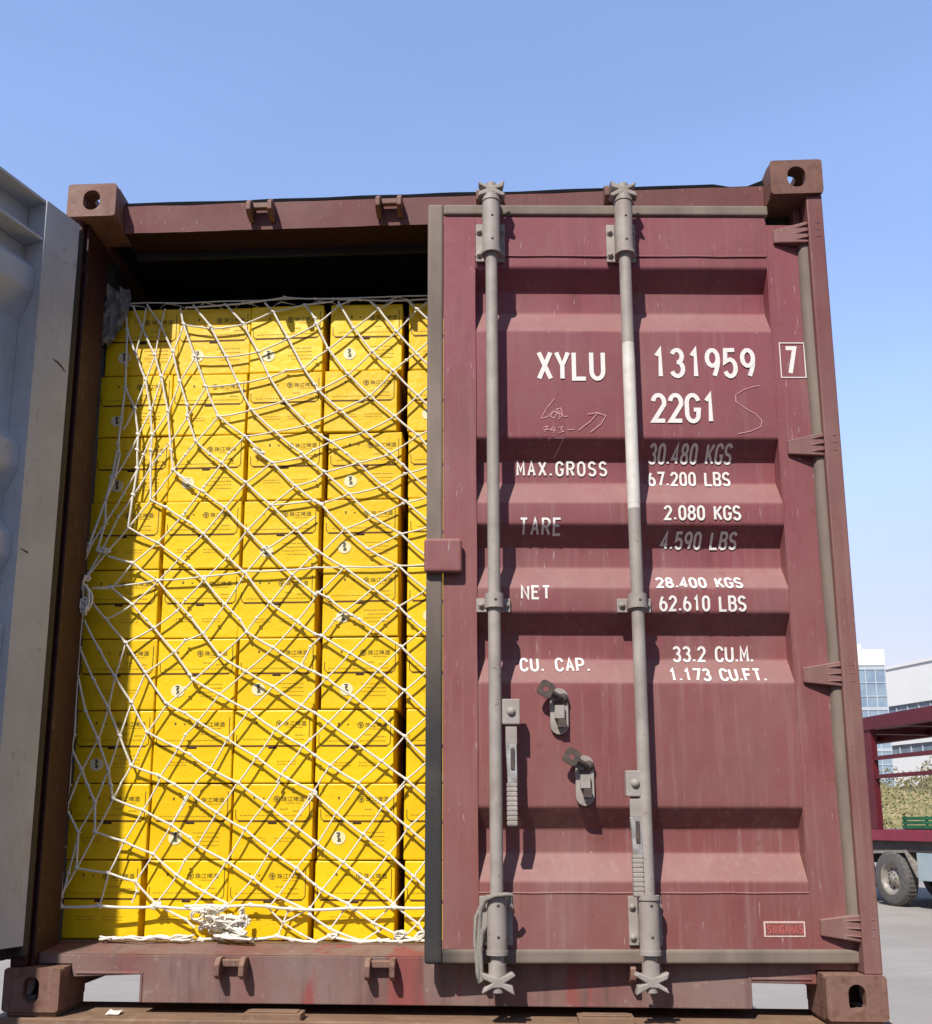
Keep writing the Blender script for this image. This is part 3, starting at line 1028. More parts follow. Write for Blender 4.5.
def text(s, x0, x1, z0, z1, stroke, lean=0.0, gap=0.42, dotw=0.3, spacew=0.75):
    n_units = 0
    for i, ch in enumerate(s):
        n_units += {' ': spacew, '.': dotw, 'I': 0.4}.get(ch, 1.0)
        if i < len(s) - 1:
            n_units += gap
    u = (x1 - x0 - stroke) / n_units
    m = MB()
    x = x0 + stroke / 2
    k = 0
    for ch in s:
        wch = {' ': spacew, '.': dotw, 'I': 0.4}.get(ch, 1.0) * u
        for st in GL.get(ch, []):
            pts = []
            for px, py in st:
                zz = z0 + stroke / 2 + py * (z1 - z0 - stroke)
                pts.append((x + px * wch + lean * (zz - z0), zz))
            ribbon(m, pts, stroke, 0.0022 + 0.0003 * (k % 4))
            k += 1
        x += wch + gap * u
    return m


ROWS = [('XYLU', -0.873, -0.661, 1.864, 1.964, .0135, .5, 0), ('131959', -0.516, -0.194, 1.873, 1.974, .0135, .55, 0), ('22G1', -0.525, -0.319, 1.725, 1.824, .0135, .45, 0),
        ('7', -0.104, -0.064, 1.885, 1.981, .013, .4, 0),
        ('MAX.GROSS', -0.936, -0.656, 1.572, 1.621, .0068, .75, 0), ('TARE', -0.933, -0.806, 1.374, 1.423, .0068, .7, 0),
        ('30.480 KGS', -0.529, -0.271, 1.611, 1.666, .0072, .5, 0), ('67.200 LBS', -0.532, -0.277, 1.539, 1.588, .0072, .5, 0),
        ('2.080 KGS', -0.499, -0.266, 1.415, 1.463, .0072, .5, 0), ('4.590 LBS', -0.503, -0.271, 1.338, 1.386, .0072, .5, 0),
        ('NET', -0.932, -0.844, 1.171, 1.215, .0068, .7, 0), ('28.400 KGS', -0.529, -0.270, 1.206, 1.246, .0072, .5, 0), ('62.610 LBS', -0.524, -0.266, 1.135, 1.184, .0072, .5, 0),
        ('CU. CAP.', -0.935, -0.726, 0.959, 1.005, .0068, .6, 0), ('33.2 CU.M.', -0.479, -0.236, 0.991, 1.041, .0072, .5, 0), ('1.173 CU.FT.', -0.500, -0.213, 0.928, 0.971, .0072, .5, 0)]
for s_, x0, x1, z0, z1, st, gp, ln in ROWS:
    text(s_, x0, x1, z0, z1, st, ln, gp).build('lettering', M['letter'], DR, recalc=False)
m = MB()
ribbon(m, [(-0.117, 1.876), (-0.041, 1.876), (-0.041, 1.991), (-0.117, 1.991), (-0.117, 1.876)], 0.003, 0.0024, mapf=lambda p: -0.002)
m.build('check_digit_box', M['letter'], DR, recalc=False)


def sc_pts(pts):
    return [(-0.936 + (460 + a / 3.94 - 517.9) * 0.00305, 1.573 + (470.6 - 300 - b / 3.94) * 0.00324) for a, b in pts]


m = MB()
for i, p in enumerate(([(378, 390), (345, 430), (322, 470), (350, 462), (372, 440), (388, 450), (375, 468), (360, 462), (376, 438), (398, 452), (392, 472), (408, 455), (402, 428), (385, 432), (412, 462), (430, 460)],
                       [(330, 505), (348, 500), (336, 522)], [(330, 514), (362, 512)], [(370, 500), (362, 516), (380, 516)], [(376, 504), (372, 526)], [(392, 505), (408, 502), (400, 512), (410, 520), (392, 526)], [(425, 514), (452, 512)],
                       [(470, 516), (520, 478), (545, 450)], [(508, 452), (545, 446), (580, 458), (560, 490), (516, 524)], [(345, 548), (362, 545), (352, 556)], [(376, 545), (412, 545), (392, 580), (376, 606)])):
    ribbon(m, sc_pts(p), 0.0028, 0.0022 + 0.0002 * (i % 3))
m.build('chalk_scrawl', M['chalk'], DR, recalc=False)
m = MB()
ribbon(m, [(-0.186, 1.850), (-0.206, 1.846), (-0.236, 1.836), (-0.262, 1.818), (-0.262, 1.796), (-0.236, 1.776), (-0.204, 1.756), (-0.186, 1.735), (-0.190, 1.715), (-0.222, 1.700), (-0.262, 1.692)], 0.0025, 0.0022)
m.build('chalk_scrawl', M['chalk'], DR, recalc=False)
# small maker's plate sticker at the bottom right
m = MB()
m.box(-0.270, -0.155, -0.0036, -0.0022, 0.212, 0.254, 0)
m.box(-0.2655, -0.1595, -0.0042, -0.0037, 0.2165, 0.2495, 1)
fl = lambda p: -0.0044
x = -0.2600
for i, ch in enumerate('SINGAMAS'):
    wch = 0.0045 if ch == 'I' else 0.0088
    for k, st in enumerate(GL[ch]):
        ribbon(m, [(x + a * wch, 0.2225 + b * 0.021) for a, b in st], 0.0027, 0.0003 + 0.0002 * k, 2, mapf=fl)
    x += wch + 0.0045
m.build('sticker', [M['sticker_white'], M['red_door'], M['sticker_red']], DR, recalc=False)

# ------------------------------------------------------------------ cartons
BY = 0.278
CW, CH, CD = 0.262, 0.233, 0.34


def carton_meshes():
    d = {}
    m = MB()
    m.box(-CW / 2, CW / 2, 0, CD, 0, CH)
    d['box'] = m.build('box', M['carton'], None, 0.004)
    m = MB()          # the perforated line of the lift-off lid with its rounded corners
    a, b, zc, r_ = -CW * 0.465, CW * 0.455, CH * 0.505, 0.016
    pts = [(a, CH * 0.66)] + [(a, zc + r_)] + [(a + r_ + r_ * math.cos(R(q)), zc + r_ + r_ * math.sin(R(q))) for q in range(180, 271, 15)] + \
          [(b - r_ + r_ * math.cos(R(q)), zc + r_ + r_ * math.sin(R(q))) for q in range(270, 361, 15)] + [(b, CH * 0.9)]
    ribbon(m, pts, 0.0024, 0.0007, mapf=lambda p: 0.0)
    ribbon(m, [(a + r_ * 0.6, zc), (b - r_ * 0.6, zc)], 0.0054, 0.0009, mapf=lambda p: 0.0)
    d['tear_line'] = m.build('tear_line', M['carton_line'], recalc=False)
    m = MB()
    m.box(-0.016, 0.014, -0.0012, 0.004, CH * 0.462, CH * 0.497)
    d['hand_hole'] = m.build('hand_hole', M['hole'], None, 0.003)

    # print: round mark and four characters above a row of small type
    def printed(emb):
        m = MB()
        cx, cz = CW * 0.055, CH * 0.80
        ribbon(m, [(cx + 0.0095 * math.cos(R(q)), cz + 0.0095 * math.sin(R(q))) for q in range(0, 361, 24)], 0.0022, 0.0007, mapf=lambda p: 0.0)
        ribbon(m, [(cx - 0.005, cz + 0.004), (cx, cz - 0.005), (cx + 0.005, cz + 0.004)], 0.003, 0.0009, mapf=lambda p: 0.0)
        ribbon(m, [(cx, cz + 0.007), (cx, cz - 0.007)], 0.002, 0.0011, mapf=lambda p: 0.0)
        cu = bpy.data.curves.new('print', 'FONT')
        cu.body = '\u73e0\u6c5f\u5564\u9152'
        cu.resolution_u = 2
        ob = bpy.data.objects.new('print', cu)
        COL.objects.link(ob)
        me = bpy.data.meshes.new_from_object(ob.evaluated_get(bpy.context.evaluated_depsgraph_get()))
        bpy.data.objects.remove(ob)
        bpy.data.curves.remove(cu)
        vs = [v.co for v in me.vertices]
        mx0, mx1 = min(v.x for v in vs), max(v.x for v in vs)
        my0, my1 = min(v.y for v in vs), max(v.y for v in vs)
        tx0, tx1, tz0, tz1 = CW * 0.115, CW * 0.40, CH * 0.768, CH * 0.835
        b0 = len(m.v)
        m.v += [(tx0 + (v.x - mx0) / (mx1 - mx0) * (tx1 - tx0), -0.0009, tz0 + (v.y - my0) / (my1 - my0) * (tz1 - tz0)) for v in vs]
        for p in me.polygons:
            m.face([b0 + i for i in p.vertices], 0)
        bpy.data.meshes.remove(me)

        def dash(x0, x1, z, h, mi=1, seed=0):
            q = random.Random(seed)
            x = x0
            while x < x1:
                l = q.uniform(0.003, 0.009)
                m.add([(x, -0.0008, z), (min(x + l, x1), -0.0008, z), (min(x + l, x1), -0.0008, z + h), (x, -0.0008, z + h)], [(0, 1, 2, 3)], mi)
                x += l + q.uniform(0.0012, 0.003)
        dash(CW * 0.17, CW * 0.36, CH * 0.742, 0.0026, 1, 1)
        dash(-CW * 0.40, CW * 0.38, CH * 0.578, 0.0024, 1, 2)
        dash(CW * 0.10, CW * 0.20, CH * 0.66, 0.0035, 1, 3)
        dash(CW * 0.26, CW * 0.38, CH * 0.635, 0.0035, 1, 4)
        for xx, hh in ((-CW * 0.24, 0.008), (-CW * 0.12, 0.004)):
            m.box(xx, xx + 0.006, -0.0011, -0.0002, CH * 0.80, CH * 0.80 + hh, 0)
        if emb:
            for k in range(4):
                dash(CW * (0.03 + 0.05 * (k % 2)), CW * 0.36, CH * (0.36 - 0.055 * k), 0.0028, 1, 10 + k)
        else:
            for k in range(2):
                dash(-CW * 0.30, -CW * 0.06, CH * (0.28 - 0.04 * k), 0.0024, 1, 20 + k)
                dash(CW * 0.04, CW * 0.28, CH * (0.28 - 0.04 * k), 0.0022, 1, 24 + k)
        return m.build('print', [M['ink'], M['ink_faint']], recalc=False)
    d['print_a'] = printed(True)
    d['print_b'] = printed(False)
    m = MB()
    ex, ez, er = -CW * 0.21, CH * 0.265, 0.0215
    m.prism([(ex + er * math.cos(R(q)) * 1.05, ez + er * math.sin(R(q)) * 0.95) for q in range(0, 360, 15)], -0.0016, -0.0004)
    d['emblem'] = m.build('emblem', M['emblem'])
    m = MB()
    for i, p in enumerate(([(-.6, .9), (-.1, 1.0), (.1, .75)], [(.2, 1.1), (.15, .4), (-.35, .15)], [(-.35, .55), (.35, .5)], [(-.2, .3), (.0, -.25), (.35, .0)], [(-.1, -.1), (.3, -.3), (-.15, -.55), (.1, -.75)], [(.3, -.55), (.55, -.7)])):
        ribbon(m, [(ex + a * er * 0.62, ez + b * er * 0.72) for a, b in p], 0.0042, 0.0019 + 0.00015 * i, mapf=lambda p: 0.0)
    d['emblem_motif'] = m.build('emblem_motif', M['emblem_ink'], recalc=False)
    return d


CMESH = carton_meshes()
for o in CMESH.values():
    COL.objects.unlink(o)
COLX = [(0.026, 0.284), (0.291, 0.549), (0.556, 0.811), (0.827, 1.077), (1.105, 1.360)]
ROWZ = [2.297, 2.047, 1.823, 1.586, 1.351, 1.117, 0.881, 0.646, 0.408, 0.1665]
EMB = ['111000100', '101001010', '100101000', '101111010', '010010000']     # rows from the top, per stack
SHIFT = {(0, 0): 0.018, (0, 1): 0.008, (0, 2): 0.004, (0, 3): -0.004, (0, 4): -0.006, (0, 8): -0.006, (1, 8): 0.0, (2, 4): -0.004, (3, 6): -0.01, (3, 1): -0.008, (2, 2): 0.008, (3, 2): 0.006, (2, 6): -0.004, (3, 7): 0.006}
STK = ['the leftmost stack', 'the second stack', 'the middle stack', 'the fourth stack', 'the stack by the door']
ORD = ['topmost of', 'second from the top of', 'third from the top of', 'fourth from the top of', 'midway down', 'fourth from the floor of', 'third from the floor of', 'second from the floor of', 'bottommost of']


def ccopy(src, parent):
    o = src.copy()
    COL.objects.link(o)
    o.parent = parent
    return o


for c_, (x0, x1) in enumerate(COLX):
    for r_ in range(9):
        z1, z0 = ROWZ[r_], ROWZ[r_ + 1]
        jx = SHIFT.get((c_, r_), 0) + rnd.uniform(-0.004, 0.004)
        root = empty('carton', ((x0 + x1) / 2 + jx, BY + rnd.uniform(-0.004, 0.006) + (0.004 if r_ == 0 else 0), z0 + 0.0005), rnd.uniform(-0.014, 0.014))
        root.rotation_euler.y = rnd.uniform(-0.005, 0.005)
        root.scale = ((x1 - x0) / CW, 1, (z1 - z0 - 0.003) / CH)
        e = EMB[c_][r_] == '1'
        kind = 'with white emblem' if e else 'without emblem'
        tag(root, 'yellow carton %s, %s %s' % (kind, ORD[r_], STK[c_]), 'carton', 'yellow cartons stacked in the container')
        for k in ('box', 'tear_line', 'hand_hole', 'print_a' if e else 'print_b'):
            po = ccopy(CMESH[k], root)
            if k.startswith('print'):
                po.location = (rnd.uniform(-0.006, 0.006), 0, rnd.uniform(-0.004, 0.003))
        if e:
            eo = ccopy(CMESH['emblem'], root)
            eo.location = (rnd.uniform(-0.008, 0.010), 0, rnd.uniform(-0.006, 0.006))
            ccopy(CMESH['emblem_motif'], eo)
for o in CMESH.values():
    bpy.data.objects.remove(o)

# ------------------------------------------------------------------ cargo net
ORI = {'a': (60, 285), 'b': (185, 285), 'c': (310, 285), 'd': (60, 450), 'e': (185, 450), 'f': (310, 450), 'g': (60, 615), 'h': (185, 615), 'i': (310, 615), 'j': (60, 780), 'k': (185, 780), 'l': (310, 780)}
NETS = """a395,145 405,270 398,480 395,620 370,800 350,960 360,1020
d345,0 310,170 275,300 175,570 125,690 120,770
a405,270 455,410 515,570 545,750 555,900 d548,0 545,300
a395,620 450,740 470,900 d465,0 465,110 440,270 410,465
a360,1020 d330,160 275,300 275,440 220,610
a440,130 495,255 520,310 570,420 610,550 650,760 d668,0 680,120 783,190
d680,120 e20,200 110,250 240,345 375,480 480,590 645,750 783,870 f50,860 110,890 210,970 300,1020 i250,0 380,80 550,190 700,330
a525,120 605,235 680,400 720,580 765,720 b15,790 65,940 150,1020 e220,75 365,195 515,330 670,475 783,600 f50,610 205,705 380,830 530,940 600,1010 i715,110
a725,140 745,235 b60,430 125,610 200,790 360,910 470,1010 e420,0 525,75 665,215 783,310 f70,330 210,475 350,595 535,700 700,840
b50,120 155,250 250,430 320,590 400,750 540,880 700,1010 e783,90 f85,130 235,265 380,400 545,505 690,630
b250,120 350,230 440,400 510,555 600,695 740,840 783,880 c130,945 220,1015 f290,75 440,215 575,310 715,430
b480,110 530,160 620,320 715,500 783,600 c50,635 180,750 330,880 480,1010 f560,90 715,235
b720,120 783,200 c40,235 110,385 230,535 360,665 510,790 650,905 720,985
c170,100 265,260 375,400 500,515 650,665 720,735
c360,95 410,140 520,280 650,420 720,485
c580,85 645,145 720,215
d290,640 435,680 590,790 783,1000 h110,110 210,245 365,340 530,430 700,545 783,590 i110,645 270,760 430,880 580,990 l710,110
d310,830 435,930 520,1020 g565,75 690,220 783,360 h50,390 210,480 385,575 545,690 710,790 783,845 i120,905 290,1010 l440,150 590,285 715,390
d410,465 590,560 783,700 e115,780 240,930 330,1020 h375,105 530,195 710,310 783,345 i100,380 260,490 420,610 570,730 705,870
d545,300 640,345 783,440 e110,505 255,640 360,740 510,920 640,1010 h690,50 783,115 i70,125 240,230 410,330 570,455 710,590
d195,920 275,1015 g395,165 515,345 640,530 h0,590 75,640 255,745 430,855 620,985 k783,70 l30,85 160,200 320,325 475,445 625,580 700,650
g145,30 235,205 330,370 430,525 525,705 710,800 783,840 h150,925 320,1010 k485,135 645,265 783,370 l45,385 200,495 345,605 505,745 650,865 705,940
g120,200 200,385 290,555 360,725 430,905 590,965 690,1020 j783,80 k190,195 360,295 515,420 670,530 783,630 l70,660 230,745 380,860 560,940 700,970
g110,370 155,580 230,750 290,930 305,1020 j320,110 500,180 670,270 783,345 k75,390 250,490 410,590 560,700 750,785 l0,810 120,895 310,970 480,960
g70,800 130,930 165,1020 j210,130 210,310 385,370 560,445 700,570 783,620 k120,675 260,745
j45,180 110,310 100,530 290,560 455,610 580,745 760,840 k60,890
g135,0 115,190 105,370 85,720 70,810 55,1020 j40,160 20,400 5,700 0,760"""
NETT = """a515,140 495,255 455,410
a630,140 605,235 570,420 515,570 450,730 380,870
a745,235 680,400 610,550 545,750 470,900 410,1020 d330,160 275,300 175,570
b60,430 a720,580 650,760 555,900 500,1020 d465,110 380,260 270,440 190,560 130,700
b125,610 15,790 a665,940 600,1020 d550,90 440,270 350,400 250,600 150,770
b200,790 65,940 0,1020 d680,120 545,300 410,465 290,600 150,770
b360,910 260,1010 e220,75 110,220 0,370 d740,390 580,560 435,680 310,830 195,830
e520,75 365,195 240,345 110,505 0,610 d590,790 435,930 275,1020
e665,215 515,330 375,480 255,640 115,780 0,900 d700,970 g565,75 395,165 330,370 290,555 230,740 130,930 90,1020
e783,400 670,475 480,600 360,740 240,930 180,1010 h110,110 0,150 g690,220 515,345 430,525 360,725 290,930 250,1020
f50,610 0,650 e645,750 510,920 430,1010 h370,100 210,245 50,390 0,440 g640,540 525,705 430,905 360,1020
f205,705 50,860 h680,30 530,195 365,340 205,480 75,640 0,720 g710,800 590,990
f535,700 380,830 210,970 150,1020 i70,125 0,190 h700,300 530,430 385,575 255,745 150,925 60,1010
f700,840 535,940 440,1020 i380,80 240,230 100,380 0,480 h700,545 545,690 430,855 320,1010
i715,60 550,190 410,330 260,490 110,645 0,750 h710,790 600,930 550,1010
i715,330 570,455 420,610 270,760 120,905 50,1010
i705,610 570,730 430,880 290,1010
i705,880 580,990 l440,155
j105,0 40,160
j265,0 210,130 110,310 50,560 10,700
j375,0 320,110 210,320 100,530 5,690
j600,0 500,180 385,370 290,560 240,745
j783,80 670,270 560,445 455,610 460,670 430,740
k80,0 0,110 j670,270
k310,20 190,195 75,390 0,480 j700,580 580,740
k570,10 485,135 360,295 250,490 120,670 50,760
k783,80 645,265 515,420 410,590 270,745
l60,10 0,90 k645,265
l290,20 155,200 45,385 0,430 k670,530 560,700 500,770
l570,30 440,155 320,325 200,495 70,660 0,770 k590,860 560,940
l705,180 590,290 475,445 345,605 230,745 120,900
l700,480 625,580 505,745 380,860 410,910 310,970
l710,780 650,865 560,950
a745,235 b155,260 350,235 530,155 720,115 c140,95
b60,430 250,430 440,400 620,320 783,240 c40,235 170,120 250,85
b125,610 320,590 510,553 610,510 715,500 783,440 c110,385 265,260 410,140 500,95
b200,790 400,750 600,695 783,640 c60,625 230,535 375,400 520,280 645,145 720,95
b360,910 540,880 740,840 783,820 c180,750 360,665 500,515 580,450 720,330
e525,75 700,40 c20,990 130,940 330,880 510,790 650,665 720,600
e665,215 783,180 f85,130 290,75 460,30 c650,905 720,870
e515,330 783,300 f70,320 235,265 440,215 570,140 715,100
f85,600 210,475 380,400 560,320 715,280
f350,595 545,505 715,460
d190,830 310,820 590,782 e120,760 360,730 600,720 783,705 f205,700 535,695 690,690
b0,130 240,115 400,100 600,70 783,80 c140,80 300,85 720,80
k560,940 590,860 620,790 645,760
k500,770 590,860 700,930 783,970"""
ROPE_B = """j0,765 240,757 560,765 600,760 k120,775 250,760 400,752 500,760 640,775 l250,770 500,765 700,770
k0,990 100,960 200,950 270,990 400,960 560,940 640,960 783,975 l120,940 300,975 420,965 540,970 640,960 715,970"""


def trace(txt):
    out = []
    for line in txt.strip().split('\n'):
        reg, pts = None, []
        for tok in line.split():
            if tok[0].isalpha():
                reg, tok = tok[0], tok[1:]
            a, b = tok.split(',')
            pts.append((ORI[reg][0] + float(a) / 6.023, ORI[reg][1] + float(b) / 6.023))
        out.append(pts)
    return out


def net_y(u, v):
    z = at_y(u, v, 0.25).z
    y = 0.260 - 0.014 * max(0, (1.6 - z) / 1.6)
    x = at_y(u, v, 0.25).x
    if x < 0.25:
        y -= 0.05 * (1 - max(x, 0) / 0.25) * (1 if z < 1.6 else max(0, 1 - (z - 1.6) / 0.6))
    if z > 2.25:
        y += 0.0
    return y


net = empty('cargo_net', (0.7, 0.24, 0.165))
tag(net, 'white knotted rope cargo net hung across the yellow cartons', 'cargo net')
NOFF = -Vector((0.7, 0.24, 0.165))


def strands(m, txt, rr, dy):
    for pts in trace(txt):
        P = []
        for (u, v) in pts:
            y = net_y(u, v)
            P.append(at_y(u, v, y) + Vector((0, dy, 0)))
        # subdivide, with a little slack and wander
        Q = []
        for a, b in zip(P, P[1:]):
            n = max(2, int((b - a).length / 0.03))
            for k in range(n):
                q = k / n
                p = a.lerp(b, q)
                w_ = 4 * q * (1 - q)
                p.z -= 0.02 * (b - a).length * w_
                p += Vector((noise.noise(p * 14), noise.noise(p * 14 + Vector((5, 5, 5))), noise.noise(p * 14 + Vector((9, 2, 1))))) * 0.0016
                Q.append(p)
        Q.append(P[-1])
        m.tube(Q, rr, 6)
        for p in P[1:-1]:
            s = rr * 1.7
            m.tube([p + Vector((-s, 0, s * 0.7)), p, p + Vector((s, 0, -s * 0.7))], [rr * 1.0, rr * 1.75, rr * 1.0], 6)


m = MB()
strands(m, NETS, 0.0038, 0.0)
strands(m, NETT, 0.0029, 0.004)
m.build('mesh', M['rope'], net, loc=NOFF, recalc=False)
m = MB()
strands(m, ROPE_B, 0.0046, -0.004)
m.build('border_rope', M['rope'], net, loc=NOFF, recalc=False)


def coil(m, c, rx, rz, turns, r, seed, ry=0.02, wob=0.35):
    q = random.Random(seed)
    for t_ in range(turns):
        cx = c[0] + q.uniform(-rx, rx) * 0.35
        cz = c[2] + q.uniform(-rz, rz) * 0.35
        ax, az = rx * q.uniform(0.45, 1), rz * q.uniform(0.45, 1)
        ph = q.uniform(0, 6.28)
        pts = []
        for k in range(18):
            a = 2 * math.pi * k / 18
            w1 = 1 + wob * math.sin(2 * a + ph) * 0.5
            pts.append((cx + ax * w1 * math.cos(a), c[1] + ry * math.sin(a + ph) * q.uniform(0.7, 1), cz + az * w1 * math.sin(a)))
        m.tube(pts, r, 6, closed=True)


def tangle(m, c, rx, ry, rz, n, r, seed):
    """strands of slack netting thrown together: short looping runs that cross at knots"""
    q = random.Random(seed)
    knots = [(c[0] + q.uniform(-rx, rx), c[1] + q.uniform(-ry, ry), c[2] + q.uniform(-rz, rz) * 0.8) for _ in range(max(5, n // 4))]
    for _ in range(n):
        a, b = Vector(q.choice(knots)), Vector(q.choice(knots))
        sag = Vector((q.uniform(-rx, rx) * 0.5, q.uniform(-ry, ry), q.uniform(-rz, rz * 0.6)))
        sg2 = Vector((q.uniform(-rx, rx) * 0.45, q.uniform(-ry, ry), q.uniform(-rz, rz) * 0.6))
        pts = []
        for k in range(13):
            w_ = k / 12
            p = a * (1 - w_) ** 3 + (a + sag) * 3 * w_ * (1 - w_) ** 2 + (b + sg2) * 3 * w_ * w_ * (1 - w_) + b * w_ ** 3
            p.z = max(p.z, 0.168)
            pts.append(p + Vector((noise.noise(p * 30), noise.noise(p * 30 + Vector((3, 3, 3))), noise.noise(p * 30 + Vector((7, 1, 4))))) * 0.004)
        m.tube(pts, r, 6)
    for kx in knots:
        m.dome((kx[0], kx[1] + 0.005, max(kx[2], 0.172)), r * 2.0, r * 3.2, n=8)


# the gathered heap at the bottom, the coil tied to the left lashing ring and smaller knots
m = MB()
p = at_y(226, 925, 0.20)
tangle(m, (p.x, 0.205, p.z), 0.085, 0.03, 0.036, 62, 0.0033, 3)
p = at_y(205, 912, 0.21)
tangle(m, (p.x, 0.212, p.z), 0.06, 0.018, 0.022, 22, 0.0033, 5)
p = at_y(238, 938, 0.19)
tangle(m, (p.x, 0.195, p.z), 0.07, 0.024, 0.010, 24, 0.0033, 11)
p = at_y(245, 915, 0.21)
tangle(m, (p.x, 0.212, p.z), 0.02, 0.012, 0.035, 10, 0.003, 13)
for (u, v) in ((200, 914), (213, 911)):
    p = at_y(u, v, 0.21)
    coil(m, (p.x, 0.208, p.z), 0.024, 0.02, 2, 0.0036, u, 0.01, 0.3)
m.build('gathered_heap', M['rope'], net, loc=NOFF, recalc=False)
m = MB()
p = at_y(86, 600, 0.2)
for k in range(5):
    q = [(p.x - 0.004 + (0.013 + 0.004 * k) * math.cos(a) * (1 if math.cos(a) > 0 else 0.5), 0.196 - 0.006 * (k % 3), p.z + (0.05 - 0.003 * k) * math.sin(a)) for a in [2 * math.pi * i / 20 for i in range(20)]]
    m.tube(q, 0.0042, 6, closed=True)
tangle(m, (p.x + 0.004, 0.188, p.z), 0.016, 0.012, 0.05, 16, 0.003, 31)
tangle(m, (p.x + 0.002, 0.19, p.z + 0.06), 0.01, 0.01, 0.03, 8, 0.0026, 32)
m.tube([(p.x - 0.012, 0.2, p.z + 0.055), (p.x - 0.03, 0.15, p.z + 0.07)], 0.006, 6)
m.build('lashing_coil', M['rope'], net, loc=NOFF, recalc=False)
m = MB()
for (u, v, s_, sd) in ((104, 551, 0.022, 21), (57, 906, 0.018, 22), (399, 935, 0.02, 23), (421, 935, 0.022, 24), (333, 937, 0.02, 25), (157, 904, 0.014, 28)):
    y = net_y(u, v)
    p = at_y(u, v, y)
    coil(m, (p.x, y, max(p.z, 0.176)), s_ * 0.8, s_ * 0.5, 4, 0.0032, sd, 0.01, 0.6)
m.build('knot', M['rope'], net, loc=NOFF, recalc=False)
m = MB()      # the slack tail of rope lying along the sill
q = random.Random(9)
for k in range(5):
    pts = []
    for i in range(26):
        u = 100 + (190 - 100) * i / 25
        y = 0.232 + 0.03 * noise.noise((i * 0.2 + 0.1, k * 3.13, 0.5)) - 0.006 * k
        zz = 0.170 + 0.022 * abs(noise.noise((i * 0.22 + 0.1, k * 7.3, 2.5))) + 0.001 * k
        pts.append((at_y(u, 944, 0.24).x + 0.004 * k, y, zz))
    m.tube(pts, 0.0036, 6)
m.build('rope_tail', M['rope'], net, loc=NOFF, recalc=False)
m = MB()     # the part of the net that is drawn back over the top of the load
for i in range(9):
    x = 0.12 + i * 0.135
    for sgn in (-1, 1):
        pts = [(x + sgn * 0.02 * k * 1.6, 0.262 + 0.045 * k, 2.303 + (0.016 if k else 0.0) + 0.004 * math.sin(k * 1.3 + i)) for k in range(10)]
        pts = [(min(max(a, 0.06), 1.34), b, c) for a, b, c in pts]
        m.tube(pts, 0.0022, 6)
m.tube([(0.06 + 0.13 * k, 0.268, 2.312 + 0.006 * noise.noise((k * 0.7, 0, 0))) for k in range(11)], 0.0024, 6)
m.build('top_lacing', M['rope'], net, loc=NOFF, recalc=False)

# crumpled plastic in the upper left corner of the load
m = MB()
nx_, nz_ = 10, 22
for j in range(nz_ + 1):
    for i in range(nx_ + 1):
        a, b = i / nx_, j / nz_
        wdt = 0.02 + 0.065 * math.sin(b * math.pi * 0.62 + 0.25)
        x = 0.030 + a * wdt + 0.02 * b + 0.008 * noise.noise((a * 3, b * 5, 1))
        y = 0.236 + 0.028 * noise.noise((a * 4 + 3, b * 7, 4)) + 0.015 * a
        z = 2.15 + 0.21 * b + 0.010 * noise.noise((a * 5, b * 4, 8))
        m.v.append((x, y, z))
for j in range(nz_):
    for i in range(nx_):
        m.face([j * (nx_ + 1) + i, j * (nx_ + 1) + i + 1, (j + 1) * (nx_ + 1) + i + 1, (j + 1) * (nx_ + 1) + i])
tag(m.build('plastic_sheet', M['plastic']), 'crumpled cloudy plastic sheet tucked by the topmost left carton', 'plastic sheet')

# cord looped on the first lock rod
m = MB()
wl = lambda x, y, z: DRM @ Vector((x, y, z))
DRM = Matrix.Translation((2.40, 0.06, 0)) @ Matrix.Rotation(R(3.3), 4, 'Z')
pts = [(-0.975, -0.085, 0.33), (-0.99, -0.096, 0.332), (-1.02, -0.098, 0.330), (-1.045, -0.085, 0.318), (-1.058, -0.07, 0.29), (-1.062, -0.066, 0.24), (-1.066, -0.066, 0.19), (-1.068, -0.07, 0.13), (-1.064, -0.072, 0.10), (-1.056, -0.072, 0.108), (-1.058, -0.07, 0.14), (-1.060, -0.074, 0.19), (-1.054, -0.072, 0.24)]
m.tube([wl(*p) for p in pts], 0.006, 8)
pts2 = [(-1.058, -0.062, 0.30), (-1.072, -0.066, 0.27), (-1.075, -0.066, 0.21), (-1.07, -0.068, 0.15), (-1.066, -0.068, 0.11)]
m.tube([wl(*p) for p in pts2], 0.005, 8)
tag(m.build('cord', M['cord']), 'frayed grey cord looped round the foot of the left lock rod', 'cord')

# ------------------------------------------------------------------ trailer chassis that carries the container
tr = empty('trailer', (1.219, 2.6, GZ))
tag(tr, 'rusty orange skeletal trailer under the maroon container', 'trailer')
TOFF = -Vector((1.219, 2.6, GZ))


def tpart(m, name, mat, bevel=0.0, parent=tr, loc=TOFF, **k):
    return m.build(name, mat, parent, bevel, loc, **k)


